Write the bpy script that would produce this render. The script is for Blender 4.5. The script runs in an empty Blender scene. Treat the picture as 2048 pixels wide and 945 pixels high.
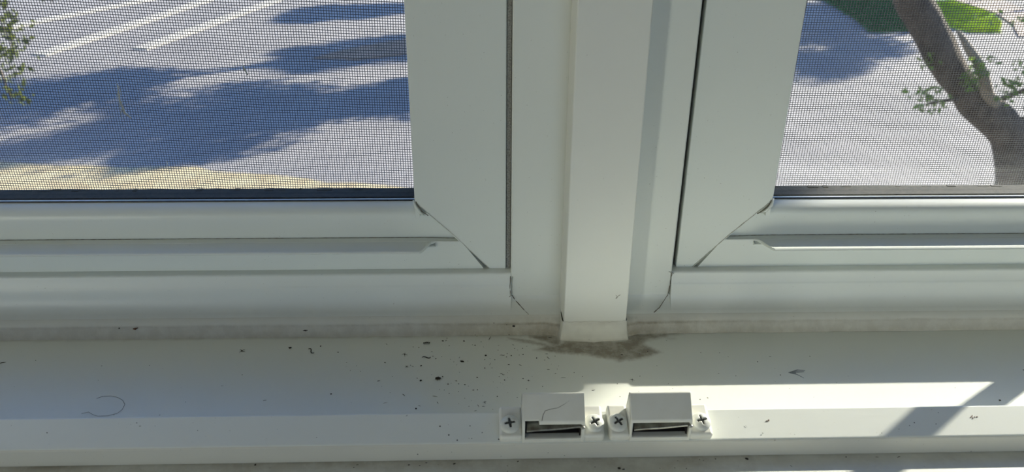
import bpy, bmesh, math, random
from mathutils import Vector, Matrix, noise
random.seed(7)
rad = math.radians

# ------------------------------------------------------------------ camera
SC = bpy.context.scene
COL = SC.collection
CAMZ = 0.211
def camera_matrix(pitch, yaw, roll):
    p, y, r = rad(pitch), rad(yaw), rad(roll)
    fwd = Vector((math.sin(y)*math.cos(p), math.cos(y)*math.cos(p), -math.sin(p)))
    right = Vector((math.cos(y), -math.sin(y), 0))
    up = right.cross(fwd)
    r2 = right*math.cos(r) + up*math.sin(r)
    u2 = -right*math.sin(r) + up*math.cos(r)
    m = Matrix((r2, u2, -fwd)).transposed().to_4x4()
    m.translation = Vector((0, 0, CAMZ))
    return m
cd = bpy.data.cameras.new('camera')
cam = bpy.data.objects.new('camera', cd)
COL.objects.link(cam)
cam.matrix_world = camera_matrix(26.2, 1.9, 0.45)
cd.sensor_width = 36.0
cd.lens = 1540/2048*36
cd.clip_start = 0.01
cd.clip_end = 400
cd.dof.use_dof = True
cd.dof.focus_distance = 0.375
cd.dof.aperture_fstop = 20.0
SC.camera = cam

# ------------------------------------------------------------------ sky, sun, exposure
SUN_AZ, SUN_EL = 56.5, 25.8          # azimuth to the right of straight out of the window
sa, se = rad(SUN_AZ), rad(SUN_EL)
SUN = Vector((math.sin(sa)*math.cos(se), math.cos(sa)*math.cos(se), math.sin(se)))
w = bpy.data.worlds.new('sky'); SC.world = w; w.use_nodes = True
nt = w.node_tree
sky = nt.nodes.new('ShaderNodeTexSky'); sky.sky_type = 'NISHITA'
sky.sun_disc = False
sky.sun_elevation = se
sky.sun_rotation = sa
sky.ozone_density = 4.0
sky.dust_density = 0.4
sky.air_density = 1.2
tn = nt.nodes.new('ShaderNodeMix'); tn.data_type = 'RGBA'; tn.blend_type = 'MULTIPLY'; tn.inputs[0].default_value = 1
tn.inputs[7].default_value = (.82, .92, 1.20, 1)
nt.links.new(sky.outputs[0], tn.inputs[6]); nt.links.new(tn.outputs[2], nt.nodes['Background'].inputs[0])
nt.nodes['Background'].inputs[1].default_value = 0.42
sl = bpy.data.lights.new('sun', 'SUN'); so = bpy.data.objects.new('sun', sl); COL.objects.link(so)
sl.energy = 21.0; sl.angle = rad(0.55); sl.color = (1.0, 0.93, 0.80)
so.rotation_euler = (-SUN).to_track_quat('-Z', 'Y').to_euler()
so.location = (6, 4, 5)

def area(name, loc, target, sx, sy, power, color):
    l = bpy.data.lights.new(name, 'AREA'); l.shape = 'RECTANGLE'; l.size = sx; l.size_y = sy
    l.energy = power; l.color = color
    o = bpy.data.objects.new(name, l); COL.objects.link(o)
    o.location = loc
    o.rotation_euler = (Vector(target)-Vector(loc)).to_track_quat('-Z', 'Y').to_euler()
# wide light added as fill; narrow one gives the light from the left
area('fill_wide', (0.9, -3.15, 0.55), (0.9, 0, 0.55), 1.7, 1.3, 2.6, (1.0, 1.0, 0.86))
area('daylight_narrow', (-2.35, -3.15, 0.45), (-2.35, 0, 0.45), 0.34, 1.5, 30, (1.0, 0.985, 0.80))
SC.view_settings.view_transform = 'Standard'
SC.view_settings.look = 'None'
SC.view_settings.exposure = 0.0
SC.view_settings.gamma = 1.0
SC.view_settings.use_curve_mapping = False

# ------------------------------------------------------------------ helpers
def link(o, parent=None):
    COL.objects.link(o)
    if parent is not None: o.parent = parent
    return o
def tag(o, label=None, cat=None, group=None, kind=None):
    if label: o['label'] = label
    if cat: o['category'] = cat
    if group: o['group'] = group
    if kind: o['kind'] = kind
    return o
def empty(name, loc=(0, 0, 0), rot=(0, 0, 0)):
    o = bpy.data.objects.new(name, None); o.location = loc; o.rotation_euler = rot
    o.empty_display_size = 0.01
    return link(o)
def obj(name, bm, m, parent=None, smooth=False):
    me = bpy.data.meshes.new(name)
    bmesh.ops.recalc_face_normals(bm, faces=bm.faces[:])
    bm.to_mesh(me); bm.free()
    for f in me.polygons: f.use_smooth = smooth
    me.materials.append(m)
    return link(bpy.data.objects.new(name, me), parent)
def mesh(name, V, F, m, parent=None, smooth=False):
    me = bpy.data.meshes.new(name); me.from_pydata(V, [], F); me.update()
    for f in me.polygons: f.use_smooth = smooth
    me.materials.append(m)
    return link(bpy.data.objects.new(name, me), parent)
def smooth_sharp(o, a=28):
    for f in o.data.polygons: f.use_smooth = True
    o.data.set_sharp_from_angle(angle=rad(a)); return o
def bevel(o, w, n=2, ang=30):
    b = o.modifiers.new('bevel', 'BEVEL'); b.width = w; b.segments = n; b.limit_method = 'ANGLE'; b.angle_limit = rad(ang)
    for f in o.data.polygons: f.use_smooth = True
    s = o.modifiers.new('wn', 'WEIGHTED_NORMAL'); s.keep_sharp = True
    return o
def box(bm, x0, x1, y0, y1, z0, z1):
    v = [bm.verts.new((x, y, z)) for x in (x0, x1) for y in (y0, y1) for z in (z0, z1)]
    for f in ((0,1,3,2),(4,6,7,5),(0,4,5,1),(2,3,7,6),(0,2,6,4),(1,5,7,3)): bm.faces.new([v[i] for i in f])
def boxo(name, m, x0, x1, y0, y1, z0, z1, parent=None, bv=0):
    bm = bmesh.new(); box(bm, x0, x1, y0, y1, z0, z1)
    o = obj(name, bm, m, parent)
    if bv: bevel(o, bv)
    return o
def extrude_x(bm, prof, x0, x1):
    """closed (Y,z) profile; x0/x1 numbers or functions of (Y,z)"""
    f0 = x0 if callable(x0) else (lambda y, z: x0)
    f1 = x1 if callable(x1) else (lambda y, z: x1)
    a = [bm.verts.new((f0(y, z), y, z)) for y, z in prof]
    b = [bm.verts.new((f1(y, z), y, z)) for y, z in prof]
    n = len(prof)
    for i in range(n):
        j = (i+1) % n
        bm.faces.new((a[i], b[i], b[j], a[j]))
    bm.faces.new(a); bm.faces.new(b[::-1])
def extrude_z(bm, prof, z0, z1):
    a = [bm.verts.new((x, y, z0)) for x, y in prof]
    b = [bm.verts.new((x, y, z1)) for x, y in prof]
    n = len(prof)
    for i in range(n):
        j = (i+1) % n
        bm.faces.new((a[i], a[j], b[j], b[i]))
    bm.faces.new(a[::-1]); bm.faces.new(b)
def extrude_y(bm, prof, y0, y1):
    a = [bm.verts.new((x, y0, z)) for x, z in prof]
    b = [bm.verts.new((x, y1, z)) for x, z in prof]
    n = len(prof)
    for i in range(n):
        j = (i+1) % n
        bm.faces.new((a[i], a[j], b[j], b[i]))
    bm.faces.new(a[::-1]); bm.faces.new(b)
def tube(bm, pts, rads, n=6, caps=True):
    pts = [Vector(p) for p in pts]; rings = []
    if not hasattr(rads, '__len__'): rads = [rads]*len(pts)
    for i, p in enumerate(pts):
        d = (pts[min(i+1, len(pts)-1)]-pts[max(i-1, 0)]).normalized()
        u = d.cross(Vector((0, 0, 1)))
        if u.length < .1: u = d.cross(Vector((0, 1, 0)))
        u.normalize(); v = d.cross(u)
        rings.append([bm.verts.new(p+(u*math.cos(2*math.pi*k/n)+v*math.sin(2*math.pi*k/n))*rads[i]) for k in range(n)])
    for a, b in zip(rings, rings[1:]):
        for k in range(n): bm.faces.new((a[k], a[(k+1) % n], b[(k+1) % n], b[k]))
    if caps:
        bm.faces.new(rings[0][::-1]); bm.faces.new(rings[-1])

# ------------------------------------------------------------------ materials
class Mat:
    def __init__(s, name, color=(.8, .8, .8), rough=.5, metal=0, spec=.5):
        s.m = bpy.data.materials.new(name); s.m.use_nodes = True; s.t = s.m.node_tree
        s.b = s.t.nodes['Principled BSDF']
        s.b.inputs['Base Color'].default_value = (*color, 1)
        s.b.inputs['Roughness'].default_value = rough
        s.b.inputs['Metallic'].default_value = metal
        s.b.inputs['Specular IOR Level'].default_value = spec
    def n(s, t, **k):
        o = s.t.nodes.new(t)
        for a, v in k.items():
            if hasattr(o, a) and a not in o.inputs: setattr(o, a, v)
            else: o.inputs[a].default_value = v
        return o
    def l(s, a, b): s.t.links.new(a, b)
    def coords(s, scale=(1, 1, 1)):
        tc = s.n('ShaderNodeTexCoord'); mp = s.n('ShaderNodeMapping'); mp.inputs['Scale'].default_value = scale
        s.l(tc.outputs['Object'], mp.inputs[0]); return mp.outputs[0]
    def noise(s, scale, detail=4, rough=.5, vec=None):
        o = s.n('ShaderNodeTexNoise'); o.inputs['Scale'].default_value = scale; o.inputs['Detail'].default_value = detail
        o.inputs['Roughness'].default_value = rough
        s.l(vec if vec is not None else s.coords(), o.inputs['Vector']); return o.outputs['Fac']
    def ramp(s, fac, stops, interp='LINEAR'):
        r = s.n('ShaderNodeValToRGB'); e = r.color_ramp; e.interpolation = interp
        while len(e.elements) < len(stops): e.elements.new(.5)
        for i, (p, c) in enumerate(stops):
            e.elements[i].position = p; e.elements[i].color = (*c, 1) if hasattr(c, '__len__') else (c, c, c, 1)
        s.l(fac, r.inputs[0]); return r.outputs[0]
    def mix(s, f, a, b):
        m = s.n('ShaderNodeMix', data_type='RGBA')
        for v, i in ((f, 0), (a, 6), (b, 7)):
            if hasattr(v, 'links'): s.l(v, m.inputs[i])
            elif hasattr(v, '__len__'): m.inputs[i].default_value = (*v, 1)
            else: m.inputs[i].default_value = v
        return m.outputs[2]
    def mul(s, a, b, op='MULTIPLY'):
        m = s.n('ShaderNodeMath', operation=op)
        for v, i in ((a, 0), (b, 1)):
            if hasattr(v, 'links'): s.l(v, m.inputs[i])
            else: m.inputs[i].default_value = v
        return m.outputs[0]
    def col(s, c): s.l(c, s.b.inputs['Base Color'])
    def bump(s, h, strength=.3, dist=.0002):
        b = s.n('ShaderNodeBump'); b.inputs['Strength'].default_value = strength; b.inputs['Distance'].default_value = dist
        s.l(h, b.inputs['Height']); s.l(b.outputs[0], s.b.inputs['Normal'])
    def attr(s, name):
        a = s.n('ShaderNodeAttribute'); a.attribute_name = name; return a.outputs['Fac']

PV = (.76, .785, .735)
def plastic(name, color=PV, rough=.38, dirty=False):
    M = Mat(name, color, rough)
    big = M.noise(9, 3)
    c = M.mix(M.ramp(big, [(.35, 0), (.7, 1)]), tuple(v*.965 for v in color), color)
    sp = M.noise(900, 2, .6)
    c = M.mix(M.mul(M.ramp(sp, [(.735, 0), (.77, 1)]), .45), c, (.22, .19, .15))
    if dirty:
        d = M.attr('dirt')
        fine = M.noise(1500, 5, .75); mid = M.noise(160, 5, .7)
        dc = M.mix(M.ramp(fine, [(.3, 0), (.7, 1)]), (.12, .098, .07), (.40, .345, .25))
        f = M.mul(d, M.ramp(mid, [(.34, .6), (.58, 1)]))
        f = M.mul(f, M.ramp(fine, [(.25, .7), (.6, 1)]))
        c = M.mix(f, c, dc)
        r = M.n('ShaderNodeMapRange'); r.inputs['To Min'].default_value = rough; r.inputs['To Max'].default_value = .95
        M.l(f, r.inputs[0]); M.l(r.outputs[0], M.b.inputs['Roughness'])
    M.col(c)
    M.bump(M.noise(400, 3, .5), .12, .0001)
    return M.m
m_frame = plastic('white_pvc_frame', dirty=True)
m_sash = plastic('white_pvc_sash', (.75, .785, .74), .36)
m_cover = plastic('white_pvc_cover', (.79, .80, .745), .42)
m_sill = plastic('white_pvc_sill', (.83, .855, .80), .30, True)
m_ridgeface = plastic('beige_pvc', (.66, .65, .575), .5)  # darker beige than the sill, used on the ridge front
m_foot = plastic('white_pvc_rim', (.78, .785, .72), .45, True)

def simple(name, c1, c2=None, rough=.6, scale=50, metal=0, bump=0, dist=.001, spec=.5):
    M = Mat(name, c1, rough, metal, spec)
    if c2:
        nz = M.noise(scale, 4, .6)
        M.col(M.mix(M.ramp(nz, [(.35, 0), (.65, 1)]), c1, c2))
        if bump: M.bump(nz, bump, dist)
    return M.m
m_caulk = simple('dirty_caulk', (.66, .63, .53), (.50, .46, .37), .85, 260, 0, .8, .0004)
m_joint = simple('joint_grime', (.10, .09, .07), (.22, .20, .16), .9, 900)
m_jointpale = simple('pale_joint', (.42, .42, .37), (.55, .55, .49), .8, 900)
m_felt = simple('grey_felt', (.20, .20, .19), (.42, .42, .39), 1, 1400, 0, 1, .0005)
m_rubber = simple('black_rubber', (.008, .009, .012), (.03, .03, .03), .35, 400)
m_spacer = simple('spacer_bar', (.006, .008, .007), (.030, .026, .018), .8, 500)
m_dark = Mat('hollow_shade', (.006, .004, .005), .9).m  # near-black that stands in for shade inside slots and gaps
m_catch = simple('cream_plastic', (.79, .79, .725), (.76, .755, .68), .4, 120)
m_screw = simple('white_painted_screw', (.72, .73, .68), (.64, .66, .62), .25, 500, .0)
m_cross = simple('screw_shade_steel', (.10, .11, .11), (.20, .21, .20), .4, 800, .6)
m_steel = simple('worn_steel', (.50, .52, .48), (.28, .27, .24), .28, 350, .9)
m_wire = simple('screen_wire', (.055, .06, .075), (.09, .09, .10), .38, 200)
m_wirelight = simple('screen_wire_painted_sun', (.075, .07, .065), (.12, .11, .10), .35, 200)  # lighter, warmer copy of the wire; sunlight put into its colour
m_alu = simple('white_aluminium', (.7, .7, .68), (.62, .62, .6), .4, 60)
m_wall = simple('painted_plaster', (.42, .42, .38), (.38, .38, .35), .85, 12, 0, .2, .002)
m_render_out = simple('exterior_render', (.55, .50, .42), (.48, .44, .37), .9, 14, 0, .3, .004)

def glass(name, tint):
    m = bpy.data.materials.new(name); m.use_nodes = True; t = m.node_tree; t.nodes.clear()
    out = t.nodes.new('ShaderNodeOutputMaterial'); tr = t.nodes.new('ShaderNodeBsdfTransparent')
    gl = t.nodes.new('ShaderNodeBsdfGlossy'); gl.inputs['Roughness'].default_value = .0
    tr.inputs[0].default_value = (*tint, 1)
    lw = t.nodes.new('ShaderNodeLayerWeight'); lw.inputs[0].default_value = .5
    pw = t.nodes.new('ShaderNodeMath'); pw.operation = 'POWER'; pw.inputs[1].default_value = 5
    ma = t.nodes.new('ShaderNodeMath'); ma.operation = 'MULTIPLY_ADD'; ma.inputs[1].default_value = .5; ma.inputs[2].default_value = .02
    mx = t.nodes.new('ShaderNodeMixShader')
    t.links.new(lw.outputs['Facing'], pw.inputs[0]); t.links.new(pw.outputs[0], ma.inputs[0]); t.links.new(ma.outputs[0], mx.inputs[0])
    t.links.new(tr.outputs[0], mx.inputs[1]); t.links.new(gl.outputs[0], mx.inputs[2])
    t.links.new(mx.outputs[0], out.inputs[0]); return m
m_glass = glass('window_glass', (.985, .992, .985))
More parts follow.
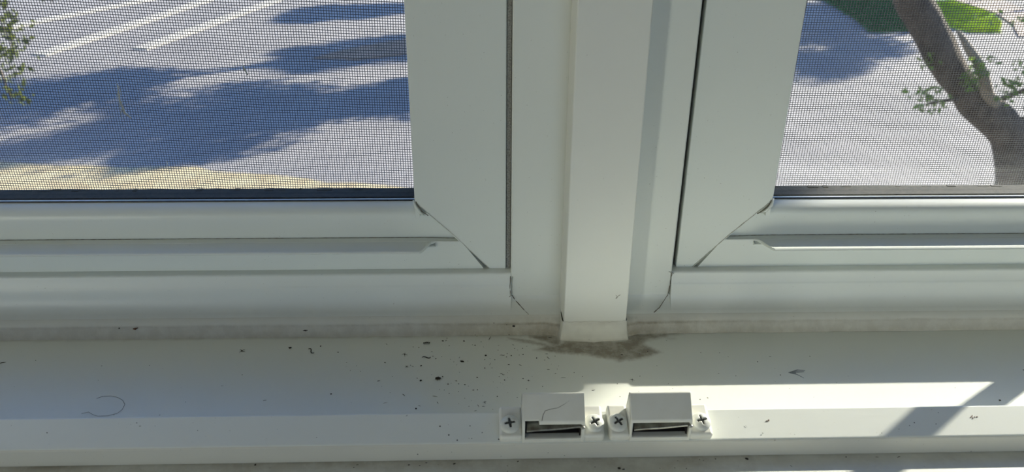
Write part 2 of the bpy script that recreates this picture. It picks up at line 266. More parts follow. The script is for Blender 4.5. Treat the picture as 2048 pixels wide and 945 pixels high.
DEBRIS = [(-0.047,0.3203,0,0.0008,0.7,148,'c','s'),(-0.0305,0.3194,0,0.00229,0.45,20,'p','s'),(-0.0282,0.3205,0.0011,0.00115,0.6,0,'c','f'),(0.0117,0.3205,0.004,0.00161,0.6,0,'p','f'),(-0.0148,0.3205,0.0023,0.00069,0.7,151,'c','f'),(-0.0139,0.3205,0.0007,0.0008,0.7,133,'c','f'),(-0.0071,0.3185,0,0.0008,0.7,90,'c','s'),(-0.0048,0.3199,0,0.00184,0.4,-10,'s','s'),(-0,0.3156,0,0.00228,0.25,65,'s','s'),(-0.0062,0.3174,0,0.00046,0.7,83,'c','s'),(-0.0228,0.3135,-0,0.00113,0.5,-10,'c','s'),(-0.0212,0.3139,0,0.00102,0.4,35,'s','s'),(-0.0209,0.3159,0,0.00068,0.5,10,'c','s'),(-0.0305,0.3117,0,0.00292,0.25,15,'k','s'),(-0.0125,0.3132,0,0.0009,0.7,144,'c','s'),(-0.0042,0.3124,0,0.00056,0.7,117,'c','s'),(-0.0071,0.3095,-0,0.00067,0.7,106,'c','s'),(-0.0084,0.31,0,0.00039,0.7,137,'c','s'),(-0.0195,0.3093,-0,0.00067,0.5,36,'c','s'),(-0.0367,0.3087,0,0.00056,0.7,16,'c','s'),(-0.034,0.3082,0,0.00056,0.7,73,'c','s'),(-0.0497,0.3113,0,0.00101,0.4,-35,'s','s'),(-0.0275,0.3045,0,0.00077,0.4,-10,'s','s'),(-0.0402,0.3024,0,0.00264,0.35,-20,'t','s'),(-0.0298,0.2999,0,0.00382,0.1,20,'u','s'),(-0.0253,0.2988,0,0.00065,0.7,99,'c','s'),(-0.0268,0.3009,0,0.00044,0.7,12,'c','s'),(-0.0226,0.3005,0,0.00044,0.7,157,'c','s'),(-0.0143,0.2997,0,0.00087,0.35,55,'s','s'),(-0.013,0.2964,0,0.00195,0.4,-20,'p','s'),(-0.0103,0.2967,0,0.00038,0.7,54,'c','s'),(-0.0184,0.2983,0,0.00038,0.7,125,'c','s'),(-0.0168,0.2962,0,0.00043,0.7,143,'c','s'),(-0.0153,0.2937,0,0.00038,0.7,142,'c','s'),(-0.0487,0.2962,0,0.00076,0.8,0,'c','s'),(-0.0615,0.294,0,0.00038,0.7,148,'c','s'),(-0.059,0.2897,0,0.00042,0.7,28,'c','s'),(-0.0384,0.2929,0,0.00161,0.6,30,'t','s'),(-0.0367,0.2939,0,0.00048,0.7,29,'c','s'),(-0.0355,0.293,0,0.00086,0.4,-20,'s','s'),(-0.0318,0.2934,-0,0.00081,0.7,20,'c','s'),(-0.0328,0.284,0,0.00068,0.4,119,'c','s'),(-0.0311,0.2821,0,0.00115,0.8,0,'p','s'),(-0.0235,0.2833,0,0.00272,0.6,5,'b','s'),(-0.0214,0.2849,0,0.00068,0.7,159,'c','s'),(-0.0152,0.2816,0,0.00146,0.6,-30,'t','s'),(-0.014,0.2794,0,0.00062,0.5,7,'c','s'),(-0.0187,0.2793,0,0.00062,0.8,93,'c','s'),(-0.0174,0.28,0,0.00031,0.7,19,'c','s'),(-0.0112,0.2788,0,0.00067,0.8,65,'c','s'),(-0.0096,0.2777,0,0.00041,0.7,84,'c','s'),(-0.0074,0.2748,0,0.00082,0.5,5,'c','s'),(-0.0056,0.275,-0,0.00056,0.8,45,'c','s'),(-0.0058,0.284,0,0.00084,0.6,-15,'c','s'),(-0.0139,0.2881,-0,0.00037,0.7,66,'c','s'),(-0.0264,0.2866,0,0.00032,0.7,72,'c','s'),(-0.0441,0.2855,-0,0.00037,0.7,173,'c','s'),(-0.0499,0.2824,0,0.0013,0.4,15,'s','s'),(-0.048,0.2783,0,0.00031,0.7,92,'c','s'),(-0.0438,0.2739,0,0.00041,0.7,51,'c','s'),(-0.0377,0.272,0,0.00142,0.45,-40,'s','s'),(-0.024,0.2707,0,0.00213,0.25,-12,'g','s'),(-0.0226,0.2664,0,0.0011,0.35,-55,'s','s'),(-0.0223,0.2756,0,0.00031,0.7,36,'c','s'),(-0.0202,0.2752,0,0.00041,0.7,131,'c','s'),(-0.0179,0.2728,-0,0.00041,0.7,61,'c','s'),(-0.0139,0.274,0,0.00036,0.7,108,'c','s'),(-0.011,0.2692,0,0.0004,0.7,44,'c','s'),(-0.0081,0.2675,0,0.00025,0.7,44,'c','s'),(-0.0032,0.2708,0,0.0003,0.7,137,'c','s'),(0.0031,0.2701,0,0.00061,0.9,133,'c','s'),(-0.0302,0.2644,0,0.0011,0.25,-12,'s','s'),(-0.0316,0.2625,-0,0.00089,0.8,80,'p','s'),(-0.0318,0.2346,0.019,0.00089,0.5,25,'s','t'),(-0.0451,0.2667,0,0.0018,0.15,15,'g','s'),(-0.0091,0.2637,0,0.0004,0.7,166,'c','s'),(-0.0135,0.2655,0,0.0003,0.7,125,'c','s'),(-0.0051,0.264,0,0.0011,0.4,-60,'s','s'),(-0.0028,0.2635,0,0.00139,0.2,0,'s','s'),(-0.0023,0.2662,0,0.00181,0.5,80,'t','s'),(-0.0063,0.2607,0,0.00099,0.4,20,'s','s'),(0.0011,0.2615,0,0.0004,0.4,143,'c','s'),(-0.0031,0.3205,0.0018,0.00052,0.7,3,'c','f'),(-0.0004,0.3205,0.0024,0.00052,0.7,34,'c','f'),(0.0021,0.3205,0.0058,0.00057,0.7,21,'c','f'),(0.0084,0.3205,0.0048,0.00052,0.7,94,'c','f'),(-0.0062,0.3205,0.0045,0.0004,0.7,107,'c','f'),(0.0006,0.3205,0.002,0.00034,0.7,178,'c','f'),(0.0041,0.3205,0.0023,0.00052,0.4,77,'c','f'),(0.0163,0.3205,0.0011,0.00115,0.5,5,'c','f'),(0.0089,0.3192,0,0.00287,0.22,-25,'u','s'),(0.0084,0.3137,0,0.0004,0.7,92,'c','s'),(0.0113,0.3096,0,0.00101,0.3,-25,'s','s'),(0.0043,0.3093,0,0.0009,0.25,40,'s','s'),(-0.003,0.3081,0,0.00067,0.3,-60,'s','s'),(0.0118,0.3065,0,0.0005,0.7,23,'c','s'),(0.0156,0.3066,0,0.0005,0.7,140,'c','s'),(0.0178,0.3083,0,0.00034,0.7,88,'c','s'),(0.0132,0.3052,0,0.00028,0.7,48,'c','s'),(0.0039,0.3053,0,0.00056,0.5,95,'c','s'),(0.0082,0.3023,0,0.00066,0.5,-60,'c','s'),(-0.002,0.3009,0,0.0011,0.7,10,'p','s'),(0.0059,0.3011,0,0.00209,0.15,35,'u','s'),(0.0078,0.2996,0,0.00055,0.7,73,'c','s'),(0.0101,0.3006,0,0.00071,0.7,15,'c','s'),(0.0138,0.3011,0,0.00049,0.7,91,'c','s'),(0.0157,0.3015,0,0.00061,0.9,45,'c','s'),(-0.0024,0.2977,0,0.00044,0.7,19,'c','s'),(0.0001,0.2984,0,0.00033,0.7,13,'c','s'),(0.0023,0.2975,-0,0.00054,0.7,46,'c','s'),(0.0001,0.2942,0,0.0014,0.2,65,'s','s'),(-0.0024,0.291,0,0.00086,0.6,139,'c','s'),(0.0009,0.2911,0,0.00054,0.6,82,'c','s'),(0.0087,0.2934,0,0.00108,0.4,-5,'c','s'),(0.014,0.293,0,0.00129,0.3,-20,'s','s'),(0.0056,0.2862,0,0.0019,0.15,0,'u','s'),(0.0041,0.2845,0,0.00042,0.7,45,'c','s'),(0.0088,0.2888,0,0.00032,0.7,51,'c','s'),(0.008,0.2874,0,0.00032,0.7,69,'c','s'),(0.0079,0.2838,-0,0.00032,0.7,160,'c','s'),(0.0065,0.2818,0,0.00058,0.8,145,'c','s'),(0.0047,0.2799,0,0.00031,0.7,77,'c','s'),(0.0014,0.2805,0,0.00031,0.7,152,'c','s'),(0.0057,0.279,0,0.00026,0.7,170,'c','s'),(0.0102,0.2825,0,0.00026,0.7,153,'c','s'),(0.0149,0.2828,0,0.00058,0.7,151,'c','s'),(0.0173,0.2812,0,0.00146,0.3,-30,'t','s'),(0.0162,0.2752,0,0.00051,0.4,128,'c','s'),(0.0233,0.2769,0,0.00047,0.7,95,'c','s'),(0.0219,0.2984,0,0.00087,0.5,95,'c','s'),(0.0274,0.2985,-0,0.00175,0.22,-50,'s','s'),(0.0256,0.2968,0,0.00049,0.7,38,'c','s'),(0.0269,0.3017,0,0.00132,0.2,0,'s','s'),(0.0307,0.2998,-0,0.00049,0.3,125,'c','s'),(0.0268,0.2894,0,0.00128,0.3,-5,'s','s'),(0.0285,0.2935,0,0.00032,0.7,49,'c','s'),(0.0298,0.2863,0,0.00074,0.4,-25,'c','s'),(0.0309,0.2896,0,0.00037,0.7,32,'c','s'),(0.0318,0.2921,0,0.00032,0.7,25,'c','s'),(0.0191,0.2844,0,0.00026,0.7,165,'c','s'),(0.0078,0.2728,0,0.00026,0.7,92,'c','s'),(0.0032,0.2766,0,0.00026,0.7,10,'c','s'),(0.0296,0.3155,0,0.00194,0.2,-5,'s','s'),(0.0306,0.3205,0.0042,0.00092,0.5,-40,'c','f'),(0.0118,0.2693,-0,0.00061,0.4,-30,'c','s'),(-0.1792,0.3205,0.0049,0.00081,0.8,114,'c','f'),(-0.1715,0.3205,0.0045,0.0027,0.7,10,'r','f'),(-0.09,0.3205,0.0029,0.0029,0.4,0,'p','f'),(-0.1174,0.3067,0,0.00299,0.3,35,'t','s'),(-0.0953,0.309,0,0.00159,0.7,20,'c','s'),(-0.0847,0.3062,0,0.00458,0.15,-28,'u','s'),(-0.081,0.3102,0,0.0008,0.7,54,'c','s'),(-0.0718,0.305,0,0.0007,0.7,141,'c','s'),(-0.0694,0.2732,-0,0.00089,0.8,115,'c','s'),(-0.0971,0.2695,0,0.00144,0.3,10,'g','s'),(-0.2245,0.2996,0,0.00222,0.3,15,'s','s'),(-0.2105,0.3012,0,0.00052,0.7,75,'c','s'),(-0.1782,0.2963,0,0.00051,0.7,29,'c','s'),(-0.1565,0.2962,0,0.00043,0.7,13,'c','s'),(-0.112,0.2881,0,0.0005,0.7,174,'c','s'),(-0.0664,0.2964,0,0.00043,0.7,130,'c','s'),(-0.0638,0.2904,0,0.00034,0.7,35,'c','s'),(-0.1749,0.2854,0,0.00033,0.7,41,'c','s'),(-0.2096,0.2814,0,0.00033,0.7,8,'c','s'),(-0.1307,0.2691,0,0.0004,0.7,46,'c','s'),(-0.1255,0.2362,0.0195,0.00042,0.7,37,'c','t'),(-0.1331,0.2331,0.0185,0.00049,0.7,3,'c','t'),(-0.1314,0.2318,0.0182,0.00077,0.6,0,'g','t'),(-0.1258,0.2317,0.0181,0.00028,0.7,99,'c','t'),(-0.1095,0.2297,0.0176,0.00035,0.7,137,'c','t'),(-0.1648,0.2296,0.0175,0.00048,0.7,153,'c','t'),(-0.0647,0.2262,0.0165,0.00035,0.7,141,'c','t'),(-0.0875,0.2219,0.0075,0.00083,0.9,153,'c','l'),(-0.1428,0.2366,0.0196,0.00042,0.4,56,'c','t'),(-0.1185,0.2801,0,0.00115,0.2,10,'g','s'),(-0.019,0.23,0.0176,0.00066,0.7,90,'c','t'),(-0.0156,0.2264,0.0166,0.0006,0.8,30,'c','t'),(-0.0124,0.2243,0.016,0.00065,0.7,30,'c','t'),(-0.0077,0.23,0.0177,0.00047,0.8,144,'c','t'),(-0.0031,0.2272,0.0168,0.00047,0.8,65,'c','t'),(-0.007,0.2249,0.0162,0.00036,0.8,10,'c','t'),(-0.008,0.225,0.0162,0.00027,0.7,1,'c','t'),(-0.0159,0.2306,0.0178,0.00025,0.7,113,'c','t'),(-0.0272,0.2222,0.0105,0.00055,0.7,0,'c','v'),(-0.0145,0.2222,0.0113,0.00044,0.4,-10,'c','v'),(-0.0205,0.2235,0.0075,0.0003,0.7,125,'c','l'),(-0.0159,0.2234,0.0075,0.0003,0.7,41,'c','l'),(-0.024,0.2217,0.0075,0.00099,0.35,5,'c','l'),(-0.0305,0.2207,0.0075,0.00093,0.5,10,'c','l'),(-0.0264,0.2203,0.0075,0.00071,0.5,10,'c','l'),(-0.0136,0.2209,0.0075,0.00126,0.45,10,'p','l'),(0.0031,0.2244,0.016,0.00066,0.9,163,'c','t'),(-0.0495,0.2212,0.0075,0.00098,0.7,10,'g','l'),(-0.0507,0.2198,0.0075,0.00071,0.5,20,'c','l'),(0.0332,0.283,0,0.00225,0.12,2,'s','s'),(0.0419,0.2838,0,0.00046,0.7,162,'c','s'),(0.0384,0.2868,0,0.00047,0.7,107,'c','s'),(0.0639,0.2807,0,0.00198,0.3,-30,'t','s'),(0.0569,0.278,0,0.00059,0.5,169,'c','s'),(0.0655,0.2722,0,0.00039,0.7,71,'c','s'),(0.0797,0.2777,-0,0.00033,0.7,26,'c','s'),(0.1044,0.2848,0,0.00074,0.4,-20,'s','s'),(0.1117,0.2827,0,0.00047,0.7,168,'c','s'),(0.068,0.2835,0,0.00047,0.3,64,'c','s'),(0.0809,0.2742,0,0.00039,0.7,22,'c','s'),(0.0456,0.2736,0,0.00155,0.3,15,'s','s'),(0.0566,0.2689,0,0.00051,0.7,135,'c','s'),(0.0912,0.2663,0,0.00057,0.7,63,'c','s'),(0.0102,0.2216,0.0075,0.00088,0.6,30,'p','l'),(0.0184,0.2208,0.0075,0.00033,0.7,157,'c','l'),(0.0063,0.2194,0.0075,0.00055,0.5,168,'c','l'),(0.0388,0.2181,0.0075,0.00055,0.5,25,'c','l'),(0.0477,0.2172,0.0075,0.0012,0.6,-10,'p','l'),(0.0492,0.2166,0.0075,0.00109,0.5,20,'p','l'),(0.0704,0.2207,0.0075,0.0005,0.5,117,'c','l'),(0.0629,0.2169,0.0075,0.00038,0.7,135,'c','l'),(0.0728,0.2166,0.0075,0.00049,0.6,29,'c','l'),(0.0685,0.217,0.0075,0.00044,0.7,85,'c','l'),(0.0216,0.2222,0.0103,0.00038,0.7,177,'c','v'),(0.0278,0.2222,0.0088,0.00033,0.7,78,'c','v'),(0.0788,0.2212,0.0075,0.00044,0.7,94,'c','l'),(0.0801,0.2206,0.0075,0.00044,0.7,101,'c','l'),(0.0967,0.2211,0.0075,0.00144,0.6,-40,'p','l'),(0.0366,0.2212,0.0075,0.00033,0.7,6,'c','l'),(0.0039,0.2222,0.0089,0.00033,0.7,58,'c','v'),(0.0062,0.2166,0.0075,0.00054,0.4,35,'c','l'),(0.1251,0.2934,0,0.00059,0.7,106,'c','s'),(0.1324,0.2975,0,0.00105,0.3,-5,'s','s'),(0.1513,0.2973,0,0.0006,0.5,88,'c','s'),(0.1323,0.283,-0,0.00058,0.7,84,'c','s'),(0.2219,0.2629,0,0.00097,0.8,0,'p','s'),(0.2463,0.2846,0,0.00073,0.7,7,'c','s'),(0.1629,0.2816,0,0.00036,0.7,83,'c','s'),(0.1124,0.2978,0,0.00037,0.7,24,'c','s'),(0.1092,0.3011,0,0.00045,0.7,91,'c','s'),(0.1282,0.2782,0,0.00028,0.7,8,'c','s'),(0.133,0.2731,0,0.00035,0.7,105,'c','s'),(0.1414,0.2669,0,0.00055,0.3,60,'g','s'),(0.106,0.2303,0.0177,0.00206,0.5,-20,'o','t'),(0.1626,0.2287,0.0173,0.00055,0.7,148,'c','t'),(0.1603,0.2276,0.0169,0.00036,0.7,125,'c','t'),(0.1708,0.2281,0.0171,0.00042,0.7,74,'c','t'),(0.1483,0.2247,0.0161,0.00042,0.7,59,'c','t'),(0.1556,0.2262,0.0165,0.0003,0.7,0,'c','t'),(0.1869,0.2309,0.0179,0.00306,0.3,-30,'o','t'),(0.0973,0.2283,0.0171,0.00084,0.2,-40,'s','t'),(0.1029,0.2253,0.0163,0.00054,0.5,120,'c','t'),(0.107,0.2222,0.0147,0.00059,0.4,80,'c','v'),(0.1349,0.2213,0.0075,0.00072,0.5,40,'c','l'),(0.1467,0.221,0.0075,0.0012,0.3,-5,'s','l'),(0.155,0.2209,0.0075,0.00144,0.3,15,'s','l'),(0.1123,0.217,0.0075,0.00083,0.3,-50,'s','l'),(0.1841,0.2222,0.0077,0.00042,0.7,94,'c','v'),(0.0946,0.2673,0,0.00124,0.5,60,'o','s'),(0.1738,0.2328,0.0185,0.00031,0.7,156,'c','t'),(0.1557,0.2768,0,0.00043,0.7,78,'c','s'),(0.2073,0.2722,-0,0.00035,0.7,15,'c','s'),(0.0849,0.2213,0.0075,0.0006,0.7,78,'c','l'),(0.0708,0.3205,0.0026,0.001,0.7,0,'p','f'),(0.0752,0.3028,0,0.00059,0.7,1,'c','s'),(0.0624,0.3003,0,0.00128,0.4,0,'c','s'),(0.0447,0.3053,0,0.00038,0.7,0,'c','s'),(0.071,0.3008,0,0.00043,0.7,147,'c','s'),(0.0862,0.312,0,0.00055,0.4,125,'c','s'),(0.1003,0.3014,0,0.00048,0.4,60,'c','s'),(0.0773,0.2913,0,0.00036,0.7,112,'c','s'),(0.0379,0.313,-0,0.00049,0.7,60,'c','s')]

# ================================================================== THE WINDOW
# world frame: X along the window, Y outwards, z up; z = 0 is the inner sill surface
XL, XR = -0.62, 0.86        # ends of the window opening
ZT = 1.12
trim_1 = tag(empty('trim_1', (0, .331, .01)), 'fixed white plastic window frame around both sashes with centre post', kind='structure')
OFF = Vector((0, .331, .01))
def under(o, root):
    o.parent = root; o.matrix_parent_inverse = Matrix.Translation(root.location).inverted(); return o

rail_prof = [(.395, -.02), (.395, .026), (.345, .0265), (.3365, .0278), (.3322, .0277), (.3317, .0275), (.3313, .0272), (.3311, .0268), (.3310, .0264), (.3305, .0219),
             (.3302, .0214), (.3299, .0205), (.3296, .0185), (.3292, .0160), (.3286, .0140), (.3277, .0122), (.3266, .0108), (.3252, .0096), (.3238, .0088), (.3232, .0080), (.3232, -.02)]
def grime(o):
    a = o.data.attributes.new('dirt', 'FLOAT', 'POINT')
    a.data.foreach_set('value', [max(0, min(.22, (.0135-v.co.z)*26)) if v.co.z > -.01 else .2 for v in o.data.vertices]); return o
bm = bmesh.new(); extrude_x(bm, rail_prof, XL, .0106)
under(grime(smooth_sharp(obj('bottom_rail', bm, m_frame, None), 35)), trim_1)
bm = bmesh.new(); extrude_x(bm, rail_prof, .0903, XR)
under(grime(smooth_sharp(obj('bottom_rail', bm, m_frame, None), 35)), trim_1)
# post: flat flanks, a shallow hollow beside the cover
post = [(.0106, .3313), (.0112, .3308), (.0895, .3308), (.0901, .3313), (.0901, .395), (.0106, .395)]
bm = bmesh.new(); extrude_z(bm, post, .0150, ZT)
# sloping foot of the post
foot_p = [(.3308, .0150), (.3303, .0138), (.3296, .0128), (.3284, .0116), (.3268, .0106), (.3252, .0096), (.3238, .0088), (.3232, .0080), (.3232, -.02), (.350, -.02), (.350, .0150)]
extrude_x(bm, foot_p, .0106, .0903)
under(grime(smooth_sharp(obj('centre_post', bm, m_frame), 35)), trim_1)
# outer jambs and head of the frame
for nm, a in (('side_jamb', (XL-.05, XL, .3308, .395, -.02, ZT+.05)), ('side_jamb', (XR, XR+.05, .3308, .395, -.02, ZT+.05)), ('head', (XL, XR, .3308, .395, ZT, ZT+.05))):
    under(boxo(nm, m_frame, *a), trim_1)
under(boxo('outer_sill', m_frame, XL, XR, .395, .47, -.02, .012), trim_1)
# foot rim that runs along the whole frame and round the cover, slightly wavy caulk with grime
def foot_strip():
    prof = [(.3240, .0086), (.3228, .0080), (.3216, .0071), (.3208, .0061), (.3204, .0052), (.3200, .0042), (.3196, .0030), (.3190, .0016), (.3182, .0002), (.3178, -.001)]
    xs = []
    x = XL
    while x < XR:
        xs.append(x); x += .0012 if -.25 < x < .28 else .02
    V, F, D = [], [], []
    for x in xs:
        k = 1
        dx = min(abs(x-.034), abs(x-.0675))
        for i, (y, z) in enumerate(prof):
            n = noise.noise(Vector((x*160, i*.9, 3)))*.00035 + noise.noise(Vector((x*45, i*.4, 7)))*.0004
            bulge = math.exp(-(dx/.004)**2)*.0022
            V.append((x, y+n*(i > 2) - bulge*(i > 2), z+n*.5*(i > 1)))
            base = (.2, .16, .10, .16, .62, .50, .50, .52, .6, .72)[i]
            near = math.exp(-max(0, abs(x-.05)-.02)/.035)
            D.append(min(1, base*(.72+.75*near) + .3*near*(i in (2, 3, 4))))  # grime, plus a painted shadow line near the cover
    m = len(prof)
    for i in range(len(xs)-1):
        for j in range(m-1): F.append((i*m+j, (i+1)*m+j, (i+1)*m+j+1, i*m+j+1))
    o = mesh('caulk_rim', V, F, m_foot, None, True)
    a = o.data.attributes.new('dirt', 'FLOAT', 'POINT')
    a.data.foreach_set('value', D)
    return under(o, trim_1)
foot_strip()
# felt weather strips in the side gaps
under(boxo('weather_seal', m_felt, .0084, .0104, .3372, .350, .026, ZT), trim_1)
o = under(boxo('weather_seal', m_felt, .0903, .0922, .3385, .350, .026, ZT), trim_1)
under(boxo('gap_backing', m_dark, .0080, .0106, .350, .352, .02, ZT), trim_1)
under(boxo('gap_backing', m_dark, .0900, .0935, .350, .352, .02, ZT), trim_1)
# cracked joint lines where rails meet the post
def crack(name, pts, r, m, root, jit=.0002):
    P = []
    for a, b in zip(pts, pts[1:]):
        a, b = Vector(a), Vector(b); n = max(2, int((b-a).length/.0012))
        for i in range(n):
            p = a.lerp(b, i/n); P.append(p+Vector((random.uniform(-jit, jit), 0, random.uniform(-jit, jit))))
    P.append(Vector(pts[-1]))
    bm = bmesh.new(); tube(bm, P, [r*random.uniform(.5, 1.15) for _ in P], 5)
    return under(obj(name, bm, m), root)
crack('joint_line', [(.0104, .3306, .0262), (.0102, .3300, .0205), (.0103, .3292, .0155)], .00022, m_joint, trim_1, .0001)
crack('joint_line', [(.0100, .3290, .0156), (.0112, .3304, .0155), (.0128, .3300, .0130), (.0165, .3262, .0102), (.0192, .3236, .0084)], .00026, m_joint, trim_1, .0001)
crack('joint_line', [(.0114, .3306, .0258), (.0111, .3306, .0200), (.0112, .3304, .0160)], .00028, m_jointpale, trim_1, .0001)
crack('joint_line', [(.0902, .3306, .0275), (.0897, .3304, .0215), (.0893, .3298, .0170)], .00024, m_joint, trim_1, .00015)
crack('joint_line', [(.0893, .3296, .0172), (.0890, .3300, .0150), (.0865, .3280, .0122), (.0845, .3258, .0102), (.0815, .3238, .0086)], .0003, m_joint, trim_1, .00015)
crack('joint_line', [(.0900, .3308, .0275), (.0885, .3308, .0280), (.0912, .3308, .0268)], .0004, m_jointpale, trim_1, .0001)

# mullion cover strip
trim_2 = tag(empty('trim_2', (.051, .3308, 0)), 'white plastic cover strip standing proud on the centre post', kind='structure')
bm = bmesh.new(); extrude_z(bm, [(.0350, .3310), (.0357, .3145), (.0661, .3145), (.0664, .3310)], .0092, ZT)
o = under(obj('cover_strip', bm, m_cover), trim_2); bevel(o, .0007, 3)
def cover_foot():
    # lumpy caulk under the cover: wraps its front and both corners
    path = []
    for t in range(0, 12): path.append((.0349, .3240-.0007*t))
    for t in range(1, 9): a = t/9*math.pi/2; path.append((.0351+.0008*(1-math.cos(a)), .3150-.0006*math.sin(a)))
    n = 60
    for t in range(n+1): path.append((.0360+(.0658-.0360)*t/n, .31435))
    for t in range(1, 9): a = t/9*math.pi/2; path.append((.0660+.0006*math.sin(a), .3150-.0006*math.cos(a)))
    for t in range(0, 12): path.append((.0667, .3155+.0007*t))
    V, F, D = [], [], []
    K = 8
    cx, cy = .051, .3260
    for i, (x, y) in enumerate(path):
        for k in range(K):
            u = k/(K-1)
            z = .0100*(1-u) - .0002*u
            out = (u**1.6)*.0028 - .00015
            d = Vector((x-cx, y-cy)).normalized()
            nz = noise.noise(Vector((x*220, y*220, u*3)))*.0005
            k2 = 1+.5*noise.noise(Vector((x*130, y*130, 8)))
            V.append((x+d.x*(out*.6*k2+nz*u), y+d.y*(out*k2+nz*u), z+nz*.4))
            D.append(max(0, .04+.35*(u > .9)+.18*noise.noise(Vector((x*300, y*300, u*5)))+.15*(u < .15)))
    for i in range(len(path)-1):
        for k in range(K-1): F.append((i*K+k, (i+1)*K+k, (i+1)*K+k+1, i*K+k+1))
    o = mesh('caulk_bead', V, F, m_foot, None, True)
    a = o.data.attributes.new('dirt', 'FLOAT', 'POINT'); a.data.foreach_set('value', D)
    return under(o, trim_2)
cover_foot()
crack('caulk_edge', [(.0356, .3142, .0098), (.045, .3141, .0095), (.0475, .3141, .0100), (.058, .3141, .0094), (.0663, .3141, .0104)], .00005, m_jointpale, trim_2, .00030)
crack('scratch_mark', [(.0601, .3143, .0245), (.0609, .3143, .0232), (.0600, .3143, .0226), (.0613, .3143, .0240), (.0621, .3143, .0248)], .00010, m_joint, trim_2, .0001)

# ------------------------------------------------------------------ inner sill with ridge
SB_Y, SB_Z, SF_Y, SF_Z = .2360, .0197, .2229, .0153     # ridge top: back edge, front edge
trim_3 = tag(empty('trim_3', (0, .28, 0)), 'white plastic inner sill with a raised ridge along its front', kind='structure')
SMEAR = [(.0314,.3086),(.0361,.3128),(.0658,.3122),(.0727,.3164),(.0792,.3181),(.0750,.3086),(.0807,.3034),(.0816,.3018),(.0755,.2986),(.0660,.2956),(.0607,.2949),(.0518,.2983),(.0426,.3009),(.0332,.3019),(.0250,.3041),(.0211,.3054),(.0253,.3079),(.0199,.3105),(.0094,.3142),(.0094,.3159),(.0176,.3140),(.0279,.3104)]
BLOBS = [([(.018,.3185),(.020,.3150),(.0265,.3120),(.0310,.3075),(.0345,.3085),(.0345,.3150),(.036,.3185)], .95),
         ([(.0665,.3185),(.0660,.3120),(.0700,.3105),(.0790,.3125),(.090,.3165),(.098,.3185)], .9),
         ([(.0860,.3140),(.0905,.3150),(.0915,.3128),(.0885,.3122)], .35),
         ([(-.30,.3200),(-.30,.3172),(.0,.3168),(.03,.3160),(.03,.3200)], .45),
         ([(.09,.3200),(.09,.3180),(.28,.3186),(.28,.3200)], .4)]
def sdist(px, py, poly):
    ins = False; d = 9
    n = len(poly)
    for i in range(n):
        ax, ay = poly[i]; bx, by = poly[(i+1) % n]
        if (ay > py) != (by > py) and px < (bx-ax)*(py-ay)/(by-ay)+ax: ins = not ins
        vx, vy = bx-ax, by-ay; t = max(0, min(1, ((px-ax)*vx+(py-ay)*vy)/(vx*vx+vy*vy+1e-12)))
        d = min(d, math.hypot(px-ax-t*vx, py-ay-t*vy))
    return -d if ins else d
def sill_top():
    xs = []; x = XL
    while x < XR+.001:
        xs.append(x); x += .0006 if -.005 < x < .105 else (.004 if -.3 < x < .3 else .02)
    ys = []; y = SB_Y
    while y < .3242:
        ys.append(y); y += .0006 if y > .290 else .003
    ys.append(.3245)
    V, F, D = [], [], []
    m = len(ys)
    for x in xs:
        for y in ys:
            z = 0.0
            V.append((x, y, z))
            d = 0
            if -.31 < x < .29 and y > .288:
                wx = x+noise.noise(Vector((x*260, y*400, 1)))*.0013+noise.noise(Vector((x*900, y*900, 2)))*.0007; wy = y+noise.noise(Vector((x*260, y*400, 5)))*.0008+noise.noise(Vector((x*900, y*900, 9)))*.0006
                def sm(v, a, b):
                    t = max(0, min(1, (v-a)/(b-a))); return 1-t*t*(3-2*t)
                d = max(d, .95*sm(sdist(wx, wy, SMEAR), -.0024, .0014))
                for P, s in BLOBS:
                    d = max(d, s*sm(sdist(wx, wy, P), -.0022, .0015))
            D.append(d)
    for i in range(len(xs)-1):
        for j in range(m-1): F.append((i*m+j, (i+1)*m+j, (i+1)*m+j+1, i*m+j+1))
    o = mesh('sill_surface', V, F, m_sill, None, True)
    a = o.data.attributes.new('dirt', 'FLOAT', 'POINT'); a.data.foreach_set('value', D)
    return under(o, trim_3)
sill_top()
ridge = [(SB_Y, -.03), (SB_Y, SB_Z-.0006), (SB_Y-.0007, SB_Z-.0001), (SF_Y+.0010, SF_Z+.0001), (SF_Y+.0003, SF_Z-.0003), (SF_Y, SF_Z-.0012), (SF_Y+.0002, .0085),
         (SF_Y+.0002, -.03)]
bm = bmesh.new(); extrude_x(bm, ridge, XL, XR)
o = obj('ridge', bm, m_sill); a_ = o.data.attributes.new('dirt', 'FLOAT', 'POINT')
a_.data.foreach_set('value', [0 if (v.co.y < SF_Y+.0003 and v.co.z < SF_Z-.001) else 0 for v in o.data.vertices])
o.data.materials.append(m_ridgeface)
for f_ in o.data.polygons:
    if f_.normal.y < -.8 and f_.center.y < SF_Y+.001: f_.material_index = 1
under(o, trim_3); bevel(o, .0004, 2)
LZ = .0075
ledge = [(SF_Y+.0004, LZ-.0003), (SF_Y-.0010, LZ), (.1800, LZ-.0006), (.1780, LZ-.003), (.1780, -.03), (SF_Y+.0004, -.03)]
